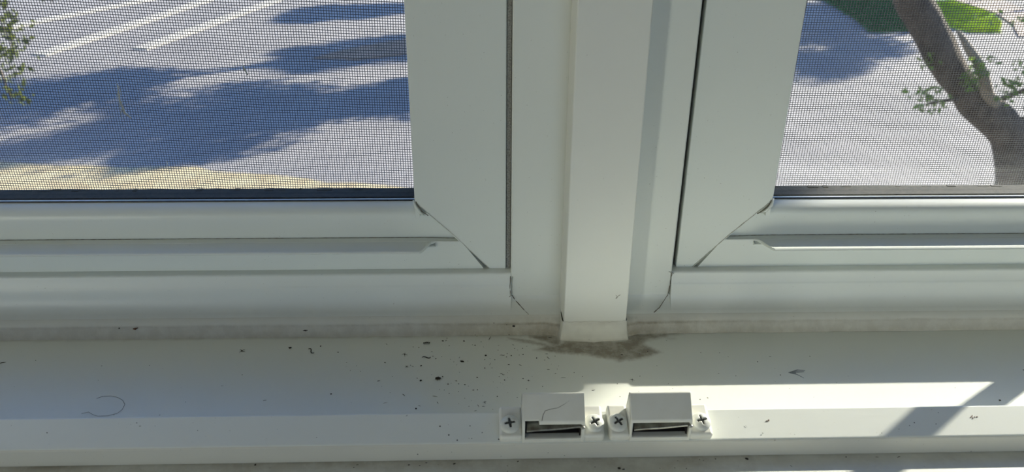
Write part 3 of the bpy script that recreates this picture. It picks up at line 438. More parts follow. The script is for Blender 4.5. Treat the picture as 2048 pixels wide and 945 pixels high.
def ledge_mesh():
    pr = [(SF_Y+.0004, LZ-.0001), (SF_Y-.0008, LZ), (.219, LZ-.0001), (.215, LZ-.0002), (.205, LZ-.0003), (.180, LZ-.0006), (.178, LZ-.003), (.178, -.03)]
    dv = (.75, .7, .55, .45, .2, .1, .1, .1)
    xs = []; x = XL
    while x < XR: xs.append(x); x += .002 if -.3 < x < .3 else .02
    V, F, D = [], [], []
    for x in xs:
        for (y, z), d in zip(pr, dv):
            V.append((x, y, z)); D.append(max(0, d*(.8+.5*noise.noise(Vector((x*60, y*200, 2))))*(1 if x < .1 else .6)))
    m = len(pr)
    for i in range(len(xs)-1):
        for j in range(m-1): F.append((i*m+j, (i+1)*m+j, (i+1)*m+j+1, i*m+j+1))
    o = mesh('front_ledge', V, F, m_sill, None, False)
    a = o.data.attributes.new('dirt', 'FLOAT', 'POINT'); a.data.foreach_set('value', D)
    return under(o, trim_3)
ledge_mesh()
under(boxo('sill_core', m_frame, XL, XR, .1785, .324, -.035, -.0305), trim_3)

# ------------------------------------------------------------------ sashes
# left: glass edge X = -.0352, outer edge X = .0082 ; right: glass edge .1367, outer edge .0932
def sash(name, label, xg, xo, xend_g, xend_o, side, parent_loc):
    """side=+1: this sash lies left of the post (its meeting stile is on its right)"""
    root = tag(empty(name, parent_loc), label, kind='structure')
    Z0 = .0222
    # meeting stile with the mitred foot
    poly = [(xg, ZT-.012), (xg, .0655), (xg+side*.0025, .0612), (xg+side*.0352, .0275), (xg+side*.0352, Z0), (xo, Z0), (xo, ZT-.012)]
    bm = bmesh.new(); extrude_y(bm, poly, .336, .352)
    o = under(obj('stile', bm, m_sash), root); bevel(o, .0007, 3)
    # glazing bead on the stile, slopes back to the glass
    bm = bmesh.new()
    extrude_z(bm, [(xg, .3372), (xg-side*.0002, .3380), (xg-side*.0010, .3475), (xg-side*.0012, .3499), (xg+side*.002, .3499), (xg+side*.002, .3372)], .055, ZT-.012)
    under(obj('glazing_bead', bm, m_sash), root)
    # far stile and top rail (outside the picture, close the sash)
    bm = bmesh.new(); extrude_y(bm, [(xend_g, ZT-.012), (xend_g, Z0), (xend_o, Z0), (xend_o, ZT-.012)], .336, .372)
    under(obj('stile', bm, m_sash), root)
    a, b = sorted((xo, xend_o))
    under(boxo('top_rail', m_sash, a, b, .336, .372, ZT-.055, ZT-.003), root)
    # outer half of the meeting stile
    a, b = sorted((xg+side*.001, xo)); under(boxo('outer_stile', m_sash, a, b, .352, .378, Z0, ZT-.012), root)
    # bottom rail, mitred; upper face recessed, lower face flush with the stile
    def mit(y, z): return xg+side*(.0352-(z-.0275)*(.0327/.0337)+.0012) if z > .0275 else xg+side*.0364
    up = [(.352, .030), (.3409, .030), (.3409, .0525), (.3411, .0542), (.3416, .0554), (.3424, .0563), (.3438, .0573), (.3460, .0582), (.3500, .0589), (.352, .0590)]
    bm = bmesh.new(); extrude_x(bm, up, xend_g, mit)
    o = under(obj('bottom_rail_bead', bm, m_sash, None), root)
    smooth_sharp(o, 40)
    low = [(.3425, Z0), (.33603, Z0), (.33603, .0425), (.3362, .0428), (.3425, .0428)]
    bm = bmesh.new(); extrude_x(bm, low, xend_g, mit)
    under(obj('bottom_rail', bm, m_sash), root)
    bm = bmesh.new(); extrude_x(bm, [(.342, Z0), (.378, Z0), (.378, .050), (.342, .030)], xend_g, xo)
    under(obj('rail_core', bm, m_sash), root)
    # finger-pull lip, cut away with a sloping end near the corner
    xe = xg+side*.0022 if side > 0 else xg+.0006
    lipY = .3246
    V = []; F = []
    def col_(x, y): # lip cross-section squeezed towards the face at its end
        return [(x, .3365, .0427), (x, y+.0009, .0431), (x, y+.0003, .0428), (x, y, .0423), (x, y+.0003, .0419), (x, y+.0010, .0417), (x, .3340, .0412), (x, .3365, .0395)]
    ends = [(xend_g, lipY), (xe, lipY), (xe+side*.0008, lipY+.0006), (xe+side*.0022, lipY+.0040), (xe+side*.0036, lipY+.0078), (xe+side*.0048, lipY+.0102), (xe+side*.0068, lipY+.0116)]
    for x, y in ends: V += col_(x, min(y, .3358))
    for i in range(len(ends)-1):
        for j in range(8): F.append((i*8+j, i*8+(j+1) % 8, (i+1)*8+(j+1) % 8, (i+1)*8+j))
    F.append(tuple(range(8))); F.append(tuple(range((len(ends)-1)*8, len(ends)*8))[::-1])
    o = under(mesh('finger_pull_lip', V, F, m_sash), root)
    bm = bmesh.new(); bm.from_mesh(o.data); bmesh.ops.recalc_face_normals(bm, faces=bm.faces[:]); bm.to_mesh(o.data); bm.free()
    # grime line in the recess and miter seam
    crack('joint_line', [(xend_g+side*.1, .3407, .0429), (xe, .3407, .0429), (xg+side*.0185, .3395, .0429)], .00013, m_joint, root, .00003)
    crack('miter_seam', [(xg+side*.0020, .3358, .0622), (xg+side*.0190, .3359, .0455), (xg+side*.0350, .3359, .0278)], .00016 if side > 0 else .00024, m_jointpale, root, .00004)
    crack('miter_seam', [(xg-side*.0005, .3390, .0655), (xg+side*.0008, .3368, .0628), (xg+side*.0032, .3364, .0588), (xg+side*.0060, .3376, .0560)], .00028, m_joint, root, .0002)
    # curled sliver of plastic at the bead corner
    bm = bmesh.new()
    tube(bm, [(xg-side*.0008, .3380, .0640), (xg+side*.0004, .3362, .0612), (xg+side*.0022, .3368, .0580), (xg+side*.0040, .3385, .0558)], [.0004, .0009, .0007, .0002], 6)
    under(obj('corner_sliver', bm, m_sash, None, True), root)
    # double glazing
    a, b = sorted((xg+side*.001, xend_g))
    p = under(boxo('glass_pane', m_glass, a, b, .3502, .3542, .056, ZT-.05), root)
    p = under(boxo('glass_pane', m_glass, a, b, .3662, .3702, .056, ZT-.05), root)
    g = xg-side*.0004
    a, b = sorted((g, xend_g))
    under(boxo('glazing_gasket', m_rubber, a, b, .3492, .3501, .0585, .0594), root)
    under(boxo('spacer_bar', m_spacer, a, b, .3546, .3658, .056, .0588), root)
    bm = bmesh.new()
    n = 60
    for i in range(n):
        t = random.random(); x = a+(b-a)*t
        box(bm, x, x+random.uniform(.001, .006), random.uniform(.3630, .3645), random.uniform(.3650, .3657), .0584, .0588+random.uniform(.00005, .00035))
    under(obj('sealant_edge', bm, m_spacer), root)['kind'] = 'stuff'
    a, b = sorted((xg-side*.0016, xg+side*.001))
    under(boxo('glass_edge_seal', m_rubber, xg-.0004, xg+.0004, .3500, .3660, .056, ZT-.05), root)
    return root
window_1 = sash('window_1', 'left white plastic window sash, its finger pull in shade', -.0352, .0082, -.575, -.612, 1, (-.30, .344, .0222))
window_2 = sash('window_2', 'right white plastic window sash, its finger pull edged by sunlight', .1367, .0932, .81, .85, -1, (.47, .344, .0222))
under(boxo('glazing_bar', m_alu, .3597, .3687, .3560, .3640, .060, ZT-.05), window_2)

# ------------------------------------------------------------------ insect screens
def screen(name, label, xa, xb, px, pz, tilt, m, seed):
    rnd = random.Random(seed)
    root = tag(empty(name, ((xa+xb)/2, .400, .012)), label, 'insect screen')
    V, F = [], []
    r = .000165
    def prism(p, q, ax):
        b = len(V)
        for c in (p, q):
            if ax == 'x':
                V.extend([(c[0], c[1]-r, c[2]), (c[0], c[1], c[2]+r), (c[0], c[1]+r, c[2]), (c[0], c[1], c[2]-r)])
            else:
                V.extend([(c[0]-r, c[1], c[2]), (c[0], c[1]-r, c[2]), (c[0]+r, c[1], c[2]), (c[0], c[1]+r, c[2])])
        for k in range(4): F.append((b+k, b+(k+1) % 4, b+4+(k+1) % 4, b+4+k))
    t = math.tan(rad(tilt))
    zlo, zhi = .020, .26
    def drift(u, s): return .00030*math.sin(u*9+s)+.00018*math.sin(u*31+s*2)
    # horizontal wires in gently wavering pieces
    lo, hi = (xa, xb)
    vis = (-.36, -.02) if xa < 0 else (.10, .44)
    xs = [lo] + [vis[0]+(vis[1]-vis[0])*i/14 for i in range(15)] + [hi]
    xs = sorted(set(x for x in xs if lo <= x <= hi))
    z = zlo-abs(t)*.3
    i = 0
    while z < zhi+.02+abs(t)*.3:
        P = [(x, .4000, z+(x-vis[0])*t+drift(x*4, 1+z*20)) for x in xs]
        for a, b in zip(P, P[1:]): prism(a, b, 'x')
        z += pz; i += 1
    x = lo
    while x < hi:
        zs = [.016, .05, .09, .13, .17, .21, .30]
        P = [(x-(zz-.1)*t*.3+drift(zz*6, x*25), .4003, zz) for zz in zs]
        for a, b in zip(P, P[1:]): prism(a, b, 'z')
        x += px
    # upper part of the cloth, above what the lens sees: coarser pieces, same spacing
    o = mesh('mesh_cloth', V, F, m); under(o, root); o['kind'] = 'stuff'
    V.clear(); F.clear()
    z = .30
    while z < 1.08:
        prism((lo, .4, z), (hi, .4, z), 'x'); z += pz
    x = lo
    while x < hi:
        prism((x, .4003, .30), (x, .4003, 1.08), 'z'); x += px
    o = mesh('mesh_cloth', V, F, m); under(o, root); o['kind'] = 'stuff'
    for a in ((xa-.02, xb+.02, .394, .406, .012, .030), (xa-.02, xb+.02, .394, .406, 1.08, 1.10), (xa-.02, xa, .394, .406, .03, 1.08), (xb, xb+.02, .394, .406, .03, 1.08)):
        under(boxo('frame_bar', m_alu, *a), root)
    return root
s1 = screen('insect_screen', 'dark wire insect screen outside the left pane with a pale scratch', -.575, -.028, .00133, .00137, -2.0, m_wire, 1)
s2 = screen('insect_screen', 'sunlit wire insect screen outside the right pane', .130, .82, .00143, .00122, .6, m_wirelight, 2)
# bits of fluff caught in the screens
m_fluff = simple('pale_fluff', (.75, .76, .74), (.6, .62, .62), .8, 600)
def fluff(name, label, pts, r, grp):
    bm = bmesh.new(); tube(bm, pts, r, 5)
    o = obj(name, bm, m_fluff, None, True); tag(o, label, 'fluff', grp); return o
fl = fluff('lint_tuft', 'long pale smear of fluff on the left screen, ending in a white curl', [(-.1921,.3990,.1035),(-.1928,.3990,.0955),(-.1916,.3990,.0887),(-.1889,.3990,.0857)], [.0003,.0005,.0007,.0004], None)
for k in range(5):
    bm = bmesh.new(); tube(bm, [(-.1925+random.uniform(-.0014, .0014), .3988, .1045-.003*k+q*-.0035+random.uniform(-.0005, .0005)) for q in range(3)], .00016, 4)
    obj('fibre', bm, m_fluff, fl)
fluff('lint_tuft', 'short white fluff thread high on the left screen', [(-.1265,.3992,.1139),(-.1256,.3992,.1113),(-.1245,.3992,.1087)], [.0003,.0005,.0003], None)
fluff('lint_tuft', 'tiny white fluff fleck low on the left screen', [(-.1751,.3992,.0615),(-.1748,.3992,.0591)], [.0002,.0003], None)
fluff('lint_tuft', 'thin white hair on the right screen by the sash stile', [(.1639,.3992,.1045),(.1653,.3992,.1059),(.1677,.3992,.1056)], .00016, None)

# ================================================================== CATCHES on the ridge
TILT = math.atan2(SB_Z-SF_Z, SB_Y-SF_Y)
def screw(parent, u, v, w, yaw):
    R_ = .00365
    NA, NR = 56, 15
    V = [(0, 0, .00105)]; F = []
    def depth(x, y):
        c, s = math.cos(yaw), math.sin(yaw); a, b = x*c+y*s, -x*s+y*c
        q = min(abs(a), abs(b)); L = max(abs(a), abs(b))
        if L > .00200: return 0
        wid = .00052*(1-.35*L/.002)
        return .0011*max(0, min(1, (wid-q)/.00016+.5))*max(0, min(1, (.0020-L)/.0003))
    for j in range(1, NR+1):
        r = R_*j/NR
        for i in range(NA):
            a = 2*math.pi*i/NA; x, y = r*math.cos(a), r*math.sin(a)
            h = .0021*math.sqrt(max(0, 1-(r/R_)**2*.93))
            V.append((x, y, h-depth(x, y)))
    V[0] = (0, 0, .0021-.0011)
    for i in range(NA): F.append((0, 1+i, 1+(i+1) % NA))
    for j in range(NR-1):
        for i in range(NA):
            a = 1+j*NA; F.append((a+i, a+NA+i, a+NA+(i+1) % NA, a+(i+1) % NA))
    b = len(V)
    for i in range(NA):
        a = 2*math.pi*i/NA; V.append((R_*math.cos(a), R_*math.sin(a), -.0006))
    a0 = 1+(NR-1)*NA
    for i in range(NA): F.append((a0+i, b+i, b+(i+1) % NA, a0+(i+1) % NA))
    s = mesh('screw', V, F, m_screw, parent, True)
    s.data.materials.append(m_cross)
    for f in s.data.polygons:
        c = f.center; r = math.hypot(c.x, c.y)
        if depth(c.x, c.y) > .00045: f.material_index = 1; f.use_smooth = False  # recess faces darkened to deepen their shade
    s.location = (u, v, w); s.rotation_euler = (rad(3), rad(random.uniform(-4, 4)), 0)
    # washer-like shadow gap under the head
    bm = bmesh.new(); tube(bm, [(0, 0, -.0014), (0, 0, -.0004)], .0022, 14)
    obj('screw_shank', bm, m_cross, s)
    return s
def catch(x0, W, fl, fr, label, yaws, chipped):
    root = empty('window_catch', (x0, SF_Y-.0003, SF_Z+.0002), (TILT, 0, 0))
    tag(root, label, 'catch', 'two cream plastic catches screwed to the sill ridge')
    b0, b1 = fl, W-fr
    # flanges
    for a, b in ((0, b0+.0004), (b1-.0004, W)):
        bm = bmesh.new(); box(bm, a, b, .0000, .0136, 0, .0042)
        o = obj('flange', bm, m_catch, root); bevel(o, .0012, 4)
    # body: side walls, back, sloping hood, bottom lip
    side = [(0, 0), (.0, .0024), (.0024, .0097), (.0030, .0104), (.0108, .0148), (.0115, .0150), (.0122, .0145), (.0122, 0)]
    def prism(prof, a, b, name, m=m_catch, bv=.0004, par=root):
        bm = bmesh.new()
        A_ = [bm.verts.new((a, y, z)) for y, z in prof]; B_ = [bm.verts.new((b, y, z)) for y, z in prof]
        n = len(prof)
        for i in range(n): bm.faces.new((A_[i], B_[i], B_[(i+1) % n], A_[(i+1) % n]))
        bm.faces.new(A_); bm.faces.new(B_[::-1])
        o = obj(name, bm, m, par)
        if bv: bevel(o, bv, 3)
        return o
    bm = bmesh.new()
    def add(prof, a, b):
        A_ = [bm.verts.new((a, y, z)) for y, z in prof]; B_ = [bm.verts.new((b, y, z)) for y, z in prof]
        n = len(prof)
        for i in range(n): bm.faces.new((A_[i], B_[i], B_[(i+1) % n], A_[(i+1) % n]))
        bm.faces.new(A_); bm.faces.new(B_[::-1])
    def hood(ch): return [(.0022+ch*.0010, .0088+ch*.0010), (.0024+ch*.0008, .0097+ch*.0009), (.0030+ch*.0004, .0105+ch*.0002), (.0108, .0149), (.0115, .0151), (.0122, .0146), (.0122, 0), (.0112, 0), (.0112, .0125), (.0102, .0130), (.0050, .0100), (.0042, .0092)]
    secs = [(b0, 1), (b0+.0060, 1), (b0+.0062, 0), (b1, 0)] if chipped else [(b0, 0), (b1, 0)]
    rings = [[bm.verts.new((u, y, z)) for y, z in hood(c)] for u, c in secs]
    for A_, B_ in zip(rings, rings[1:]):
        for i in range(12): bm.faces.new((A_[i], B_[i], B_[(i+1) % 12], A_[(i+1) % 12]))
    bm.faces.new(rings[0]); bm.faces.new(rings[-1][::-1])
    add(side, b0, b0+.0010); add(side, b1-.0012, b1)
    body = obj('hood', bm, m_catch, root); bevel(body, .0006, 3)
    prism([(0.0001, 0), (.0001, .0022), (.0010, .0024), (.0030, .0020), (.0030, 0)], b0+.0004, b1-.0008, 'lower_lip', m_catch, .0003)
    prism([(.0030, .0002), (.0030, .0020), (.0111, .0020), (.0111, .0002)], b0+.001, b1-.001, 'hollow', m_dark, 0)  # black slabs painted as the shade inside the slot
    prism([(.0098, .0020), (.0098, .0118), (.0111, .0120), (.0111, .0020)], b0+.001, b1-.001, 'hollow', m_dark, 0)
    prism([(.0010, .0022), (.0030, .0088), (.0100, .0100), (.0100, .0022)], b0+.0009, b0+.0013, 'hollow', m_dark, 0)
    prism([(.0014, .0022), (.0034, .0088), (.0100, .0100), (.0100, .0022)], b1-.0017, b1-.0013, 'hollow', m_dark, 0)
    # sprung steel tongue, slanting up to the right
    V = []; F = []
    n = 12
    for i in range(n+1):
        t = i/n; x = b0+.0016+(b1-b0-.0022)*t
        zf = .0052+.0024*t+.00012*math.sin(t*9); yb = .0075
        yf = .0012+.0002*t
        V += [(x, yf, zf), (x, yf+.0002, zf+.0007), (x, yb, zf+.0022), (x, yb, zf+.0012)]
    for i in range(n):
        for k in range(4): F.append((i*4+k, (i+1)*4+k, (i+1)*4+(k+1) % 4, i*4+(k+1) % 4))
    F.append((0, 1, 2, 3)); F.append((n*4+3, n*4+2, n*4+1, n*4))
    tg = mesh('steel_tongue', V, F, m_steel, root); bevel(tg, .0001, 2)
    bm = bmesh.new(); bmesh.ops.create_uvsphere(bm, u_segments=12, v_segments=8, radius=.0006)
    e = obj('tongue_pin', bm, m_steel, root, True); e.location = (b1-.0009, .0012, .0081)
    e.scale = (1.6, 1, 1)
    for (u, yaw) in ((fl*.46+.0001, yaws[0]), (W-fr*.46, yaws[1])): screw(root, u, .0052, .0044, yaw)
    return root
c1 = catch(.0033, .0390, .0084, .0076, 'cream window catch with a cracked and chipped hood, nearer the left', (.15, .5), True)
c2 = catch(.0442, .0386, .0073, .0083, 'cream window catch with an unbroken hood, the right one of the pair', (.55, .25), False)
# curved crack over the left hood
def on_hood(u, s):   # s 0..1 from front edge of slope to back
    y = .0030+(.0105-.0030)*s; z = .0105+(.0146-.0105)*s
    if s > 1: y, z = .0105+(s-1)*.006, .0147
    return (u, y-.00002, z+.00002)
bm = bmesh.new()
pts = [on_hood(.0155, -.02), on_hood(.0160, .22), on_hood(.0168, .40), on_hood(.0190, .47), on_hood(.0215, .52), on_hood(.0238, .66), on_hood(.0262, .84), on_hood(.0280, .95)]
tube(bm, pts, [.00012, .00012, .00011, .0001, .00009, .00009, .00007, .00003], 5)
obj('crack', bm, m_joint, c1)
bm = bmesh.new(); tube(bm, [on_hood(.0185, .95), on_hood(.0183, .75), on_hood(.0190, .60)], [.00003, .00005, .00003], 5)
obj('crack', bm, m_jointpale, c2)

# ================================================================== DEBRIS on the sill
m_black = simple('black_debris', (.012, .010, .009), (.035, .028, .02), .7, 3000)
m_brown = simple('brown_debris', (.10, .035, .015), (.20, .09, .04), .7, 3000)
m_grey = simple('grey_straw', (.16, .15, .10), (.25, .23, .16), .8, 3000)
def ico(bm, c, sx, sy, sz, rot, sub=1, jit=.25):
    r = bmesh.ops.create_icosphere(bm, subdivisions=sub, radius=1)
    M_ = Matrix.Translation(c) @ Matrix.Rotation(rot, 4, 'Z') @ Matrix.Diagonal((sx, sy, sz, 1))
    for v in r['verts']:
        v.co *= 1+random.uniform(-jit, jit); v.co = M_ @ v.co
info = {'c': ('crumb', 'small black crumb scattered on the white sill', 'crumb', 'small black crumbs on the sill'),
        'p': ('dirt_pellet', 'larger dark pellet lying on the sill', 'pellet', 'larger dark pellets on the sill'),
        's': ('dirt_sliver', 'thin dark sliver of debris on the sill', 'sliver', 'thin dark slivers on the sill'),
        't': ('insect_scrap', 'small black tangle of insect legs on the sill', 'insect scrap', 'tangled insect scraps'),
        'u': ('curled_fibre', 'thin black curled fibre on the sill', 'fibre', 'curled black fibres'),
        'g': ('straw_fragment', 'pale grey straw fragment on the sill', 'fragment', 'pale straw fragments'),
        'o': ('rusty_flake', 'small rust-coloured flake on the sunlit front of the sill', 'flake', 'rust-coloured flakes')}
special = {'b': ('dead_beetle', 'biggest black oval speck, a dead beetle mid-sill left of the catches', 'insect'),
           'k': ('dead_ant', 'curved segmented dead ant lying just below the frame rim', 'insect'),
           'r': ('dead_fly', 'reddish-brown dead fly on the dirty rim at far left', 'insect')}
where = {'s': 'on the flat sill', 't': 'on the sloping ridge top', 'f': 'on the grimy frame rim', 'l': 'on the low front ledge', 'v': 'on the front face of the ridge'}
dust = []
random.seed(11)
for (X, Y, Z, L, asp, ang, k, wh) in DEBRIS:
    if wh == 's' and k == 'c' and L < .00055: dust.append((X, Y, L)); continue
    bm = bmesh.new()
    h = L/2; a = rad(ang)
    m = m_black
    lay = 1.0
    if k in 'cp':
        ico(bm, Vector((0, 0, h*asp*.45)), h, h*asp*1.25, h*asp*.6, a)
        if k == 'p': ico(bm, Vector((h*.5*math.cos(a), h*.5*math.sin(a), h*asp*.5)), h*.5, h*asp*.9, h*asp*.5, a)
    elif k in 'sg':
        c, s = math.cos(a), math.sin(a)
        tube(bm, [(-h*c, -h*s*1.4, h*.1), (-h*.2*c+.1*h*s, -h*.2*s*1.4, h*.16), (h*c, h*s*1.4, h*.08)], [h*asp*.3, h*asp*.55, h*asp*.2], 5)
        if k == 'g': m = m_grey
    elif k == 'u':
        P = [(h*(t*2-1), h*.55*math.sin(t*5.2+.6), h*.10) for t in [i/12 for i in range(13)]]
        c, s = math.cos(a), math.sin(a)
        tube(bm, [(x*c-y*s, x*s+y*c, z) for x, y, z in P], [h*.11*(.4+.6*math.sin(math.pi*(i+1)/14)) for i in range(13)], 5)
    elif k == 't':
        ico(bm, Vector((0, 0, h*.22)), h*.35, h*.25, h*.18, a)
        for q in range(4):
            b = a+q*1.7; tube(bm, [(0, 0, h*.2), (h*.55*math.cos(b), h*.6*math.sin(b), h*.34), (h*math.cos(b+.2), h*1.1*math.sin(b+.2), h*.05)], [h*.09, h*.07, h*.04], 4)
    elif k == 'o':
        for q in range(5): ico(bm, Vector((random.uniform(-h, h)*.8, random.uniform(-h, h)*.5, .00008)), h*.3, h*.12, .00012, random.random()*3)
        m = m_brown
    elif k == 'b':
        ico(bm, Vector((0, 0, h*.35)), h*.85, h*.55, h*.38, a, 2, .05)
        ico(bm, Vector((h*.85*math.cos(a), h*.85*math.sin(a), h*.28)), h*.28, h*.3, h*.22, a, 1, .1)
        for q in range(6):
            b = rad(60*q+20); tube(bm, [(h*.4*math.cos(b), h*.3*math.sin(b), h*.25), (h*.8*math.cos(b), h*.95*math.sin(b), h*.3), (h*.95*math.cos(b), h*1.15*math.sin(b), h*.04)], h*.05, 4)
    elif k == 'k':
        for q in range(5): ico(bm, Vector((h*(q/2-1)*.9, h*.35*math.sin(q*.75), h*.2)), h*.26, h*.2, h*.2, .3*q, 1, .12)
        for q in range(6): tube(bm, [(h*(q/3-.8), 0, h*.2), (h*(q/3-.9), -h*.45, h*.25), (h*(q/3-.8), -h*.65, h*.03)], h*.05, 4)
    elif k == 'r':
        m = m_brown
        ico(bm, Vector((0, 0, h*.35)), h*.5, h*.38, h*.36, 0, 2, .12); ico(bm, Vector((-h*.55, 0, h*.35)), h*.3, h*.3, h*.3, 0, 1, .1)
        ico(bm, Vector((h*.55, h*.2, h*.3)), h*.55, h*.2, h*.05, .4, 1, .05)
    nm = (info.get(k) or special.get(k))
    o = obj(nm[0], bm, m, None, k in 'bkr')
    o.location = (X, Y, Z)
    if wh == 's': o.location.z = 0
    elif wh == 't': o.rotation_euler = (TILT, 0, 0); o.location.z = SF_Z+(Y-SF_Y)*math.tan(TILT)
    elif wh == 'f': o.rotation_euler = (rad(50), 0, 0); o.location.y -= .0004
    elif wh == 'v': o.rotation_euler = (rad(88), 0, 0); o.location.y = SF_Y+.0001
    elif wh == 'l': o.location.z = LZ-.0001
    if k in info:
        lab = info[k][1].replace('on the sill', '@').replace('on the white sill', '@').replace('on the sunlit front of the sill', '@')
        side = 'towards its left end' if X < -.10 else 'just left of the catches' if X < -.02 else 'around the catches and post' if X < .09 else 'right of the catches' if X < .16 else 'towards its right end'
        lab = lab.replace('@', where[wh]+', '+side)
        lab = lab.replace('on the sill', where[wh]).replace('on the white sill', where[wh]).replace('on the sunlit front of the sill', where[wh])
        tag(o, lab, info[k][2], info[k][3]+' '+where[wh]+' '+side)
    else: tag(o, nm[1], nm[2])
bm = bmesh.new()
for X, Y, L in dust: ico(bm, Vector((X, Y, L*.15)), L*.5, L*.4, L*.2, random.random()*3)
o = obj('dust_specks', bm, m_black); tag(o, 'fine black dust specks sprinkled over the white sill', 'dust', None, 'stuff')
# strand of hair, smudges
hair = [(-.1715,.2622),(-.1690,.2632),(-.1665,.2615),(-.1640,.2604),(-.1600,.2606),(-.1567,.2621),(-.1556,.2646),(-.1560,.2680),(-.1580,.2708),(-.1610,.2728),(-.1644,.2739),(-.1680,.2736),(-.1697,.2722)]
bm = bmesh.new(); tube(bm, [(x, y, .00012) for x, y in hair], .00007, 4)
o = obj('hair', bm, m_joint); tag(o, 'single fine hair curled in a loop at the left of the sill', 'hair')
m_smudge = simple('grey_smudge', (.30, .33, .34), (.40, .43, .43), .8, 2500)
bm = bmesh.new()
for P in ([(.1366,.2848),(.1390,.2856),(.1415,.2867),(.1448,.2862)], [(.1370,.2846),(.1398,.2836),(.1422,.2806)], [(.1375,.2850),(.1410,.2852),(.1440,.2853)], [(.1380,.2843),(.1400,.2846)]):
    V_ = []
    for i, (x, y) in enumerate(P):
        wd = .0005*math.sin(math.pi*(i+.6)/(len(P)+.2)); V_.append((bm.verts.new((x, y+wd, .00003)), bm.verts.new((x, y-wd, .00003))))
    for p, q in zip(V_, V_[1:]): bm.faces.new((p[0], q[0], q[1], p[1]))
under(obj('scuff_mark', bm, m_smudge), trim_3)

# ================================================================== ROOM (behind and around the window)
def struct(name, m, boxes):
    bm = bmesh.new()
    for b in boxes: box(bm, *b)
    return tag(obj(name, bm, m), None, None, None, 'structure')
RX0, RX1, RY0, FZ, CZ = -3.2, 2.6, -3.1, -.9, 1.75
T = .12
struct('wall_front', m_wall, [(RX0-T, XL-.05, .178, .47, FZ, CZ), (XR+.05, RX1+T, .178, .47, FZ, CZ), (XL-.05, XR+.05, .178, .47, ZT+.05, CZ), (XL-.05, XR+.05, .178, .47, FZ, -.035)])
struct('wall_left', m_wall, [(RX0-T, RX0, RY0, .178, FZ, CZ)])
struct('wall_right', m_wall, [(RX1, RX1+T, RY0, .178, FZ, CZ)])
# back wall, its wide and narrow openings added for the area lights
xs = [RX0-T, -2.54, -2.16, .02, 1.78, RX1+T]
struct('wall_back', m_wall, [(xs[0], xs[1], RY0-T, RY0, FZ, CZ), (xs[2], xs[3], RY0-T, RY0, FZ, CZ), (xs[4], xs[5], RY0-T, RY0, FZ, CZ),
    (xs[1], xs[2], RY0-T, RY0, FZ, -.32), (xs[1], xs[2], RY0-T, RY0, 1.22, CZ), (xs[3], xs[4], RY0-T, RY0, FZ, -.12), (xs[3], xs[4], RY0-T, RY0, 1.22, CZ)])
m_floor = simple('oak_floor', (.34, .24, .15), (.26, .17, .10), .4, 6)
struct('floor', m_floor, [(RX0-T, RX1+T, RY0-T, .47, FZ-.1, FZ)])
struct('ceiling', m_wall, [(RX0-T, RX1+T, RY0-T, .47, CZ, CZ+.1)])
for i, (a, b, z0) in enumerate(((xs[1], xs[2], -.32), (xs[3], xs[4], -.12))):
    w_ = tag(empty('window_%d' % (3+i), ((a+b)/2, RY0-.03, z0)), None, None, None, 'structure')  # unseen window frames added around the area lights
    e = .02
    for nm, q in (('frame_bar', (a, a+e, RY0-.07, RY0-.02, z0, 1.22)), ('frame_bar', (b-e, b, RY0-.07, RY0-.02, z0, 1.22)), ('frame_bar', (a, b, RY0-.07, RY0-.02, z0, z0+e)), ('frame_bar', (a, b, RY0-.07, RY0-.02, 1.22-e, 1.22))):
        under(boxo(nm, m_frame, *q), w_)

# ================================================================== OUTSIDE
GZ = CAMZ-5.5
def ground_mat():
    M = Mat('street_asphalt', (.2, .2, .2), .9)
    v = M.coords()
    n1 = M.noise(.35, 5, .6, v); n2 = M.noise(6, 5, .7, v)
    c = M.mix(M.ramp(n1, [(.35, 0), (.65, 1)]), (.19, .175, .165), (.24, .22, .203))
    c = M.mix(M.mul(M.ramp(n2, [(.4, 0), (.7, 1)]), .35), c, (.125, .12, .12))
    M.col(c); M.bump(n2, .3, .02); return M.m
m_ground = ground_mat()
V = []; F = []
def grid(x0, x1, y0, y1, nx, ny, f):
    b = len(V)
    for i in range(nx+1):
        for j in range(ny+1):
            x = x0+(x1-x0)*i/nx; y = y0+(y1-y0)*j/ny; V.append((x, y, f(x, y)))
    for i in range(nx):
        for j in range(ny):
            a = b+i*(ny+1)+j; F.append((a, a+ny+1, a+ny+2, a+1))
grid(-90, 120, .47, 160, 70, 60, lambda x, y: GZ+.03*noise.noise(Vector((x*.2, y*.2, 0))) if 2 < y < 40 else GZ)
g = mesh('ground', V, F, m_ground); tag(g, None, None, None, 'structure')
def patch(name, poly, h, m, label=None, cat=None, kind=None, parent=None, wob=.12):
    """raised flat-topped area with an irregular outline"""
    P = []
    n = len(poly)
    for i in range(n):
        a, b = Vector(poly[i]), Vector(poly[(i+1) % n]); k = max(1, int((b-a).length/.5))
        for t in range(k):
            p = a.lerp(b, t/k); P.append((p.x+random.uniform(-wob, wob), p.y+random.uniform(-wob, wob)))
    bm = bmesh.new()
    a = [bm.verts.new((x, y, GZ-.05)) for x, y in P]; b = [bm.verts.new((x, y, GZ+h)) for x, y in P]
    for i in range(len(P)): bm.faces.new((a[i], a[(i+1) % len(P)], b[(i+1) % len(P)], b[i]))
    f = bm.faces.new(b); bmesh.ops.triangulate(bm, faces=[f])
    o = obj(name, bm, m, parent); tag(o, label, cat, None, kind); return o
m_verge = simple('dry_yellow_verge', (.40, .33, .19), (.30, .235, .13), .95, 2.5, 0, .5, .05)
m_soil = simple('bare_soil', (.34, .21, .13), (.24, .16, .10), .95, 1.5, 0, .5, .05)
m_grass_l = simple('grass_painted_sunlit', (.52, .60, .05), (.34, .46, .04), .9, 3, 0, 1, .1)  # same grass in two colours, with sun and shade put in
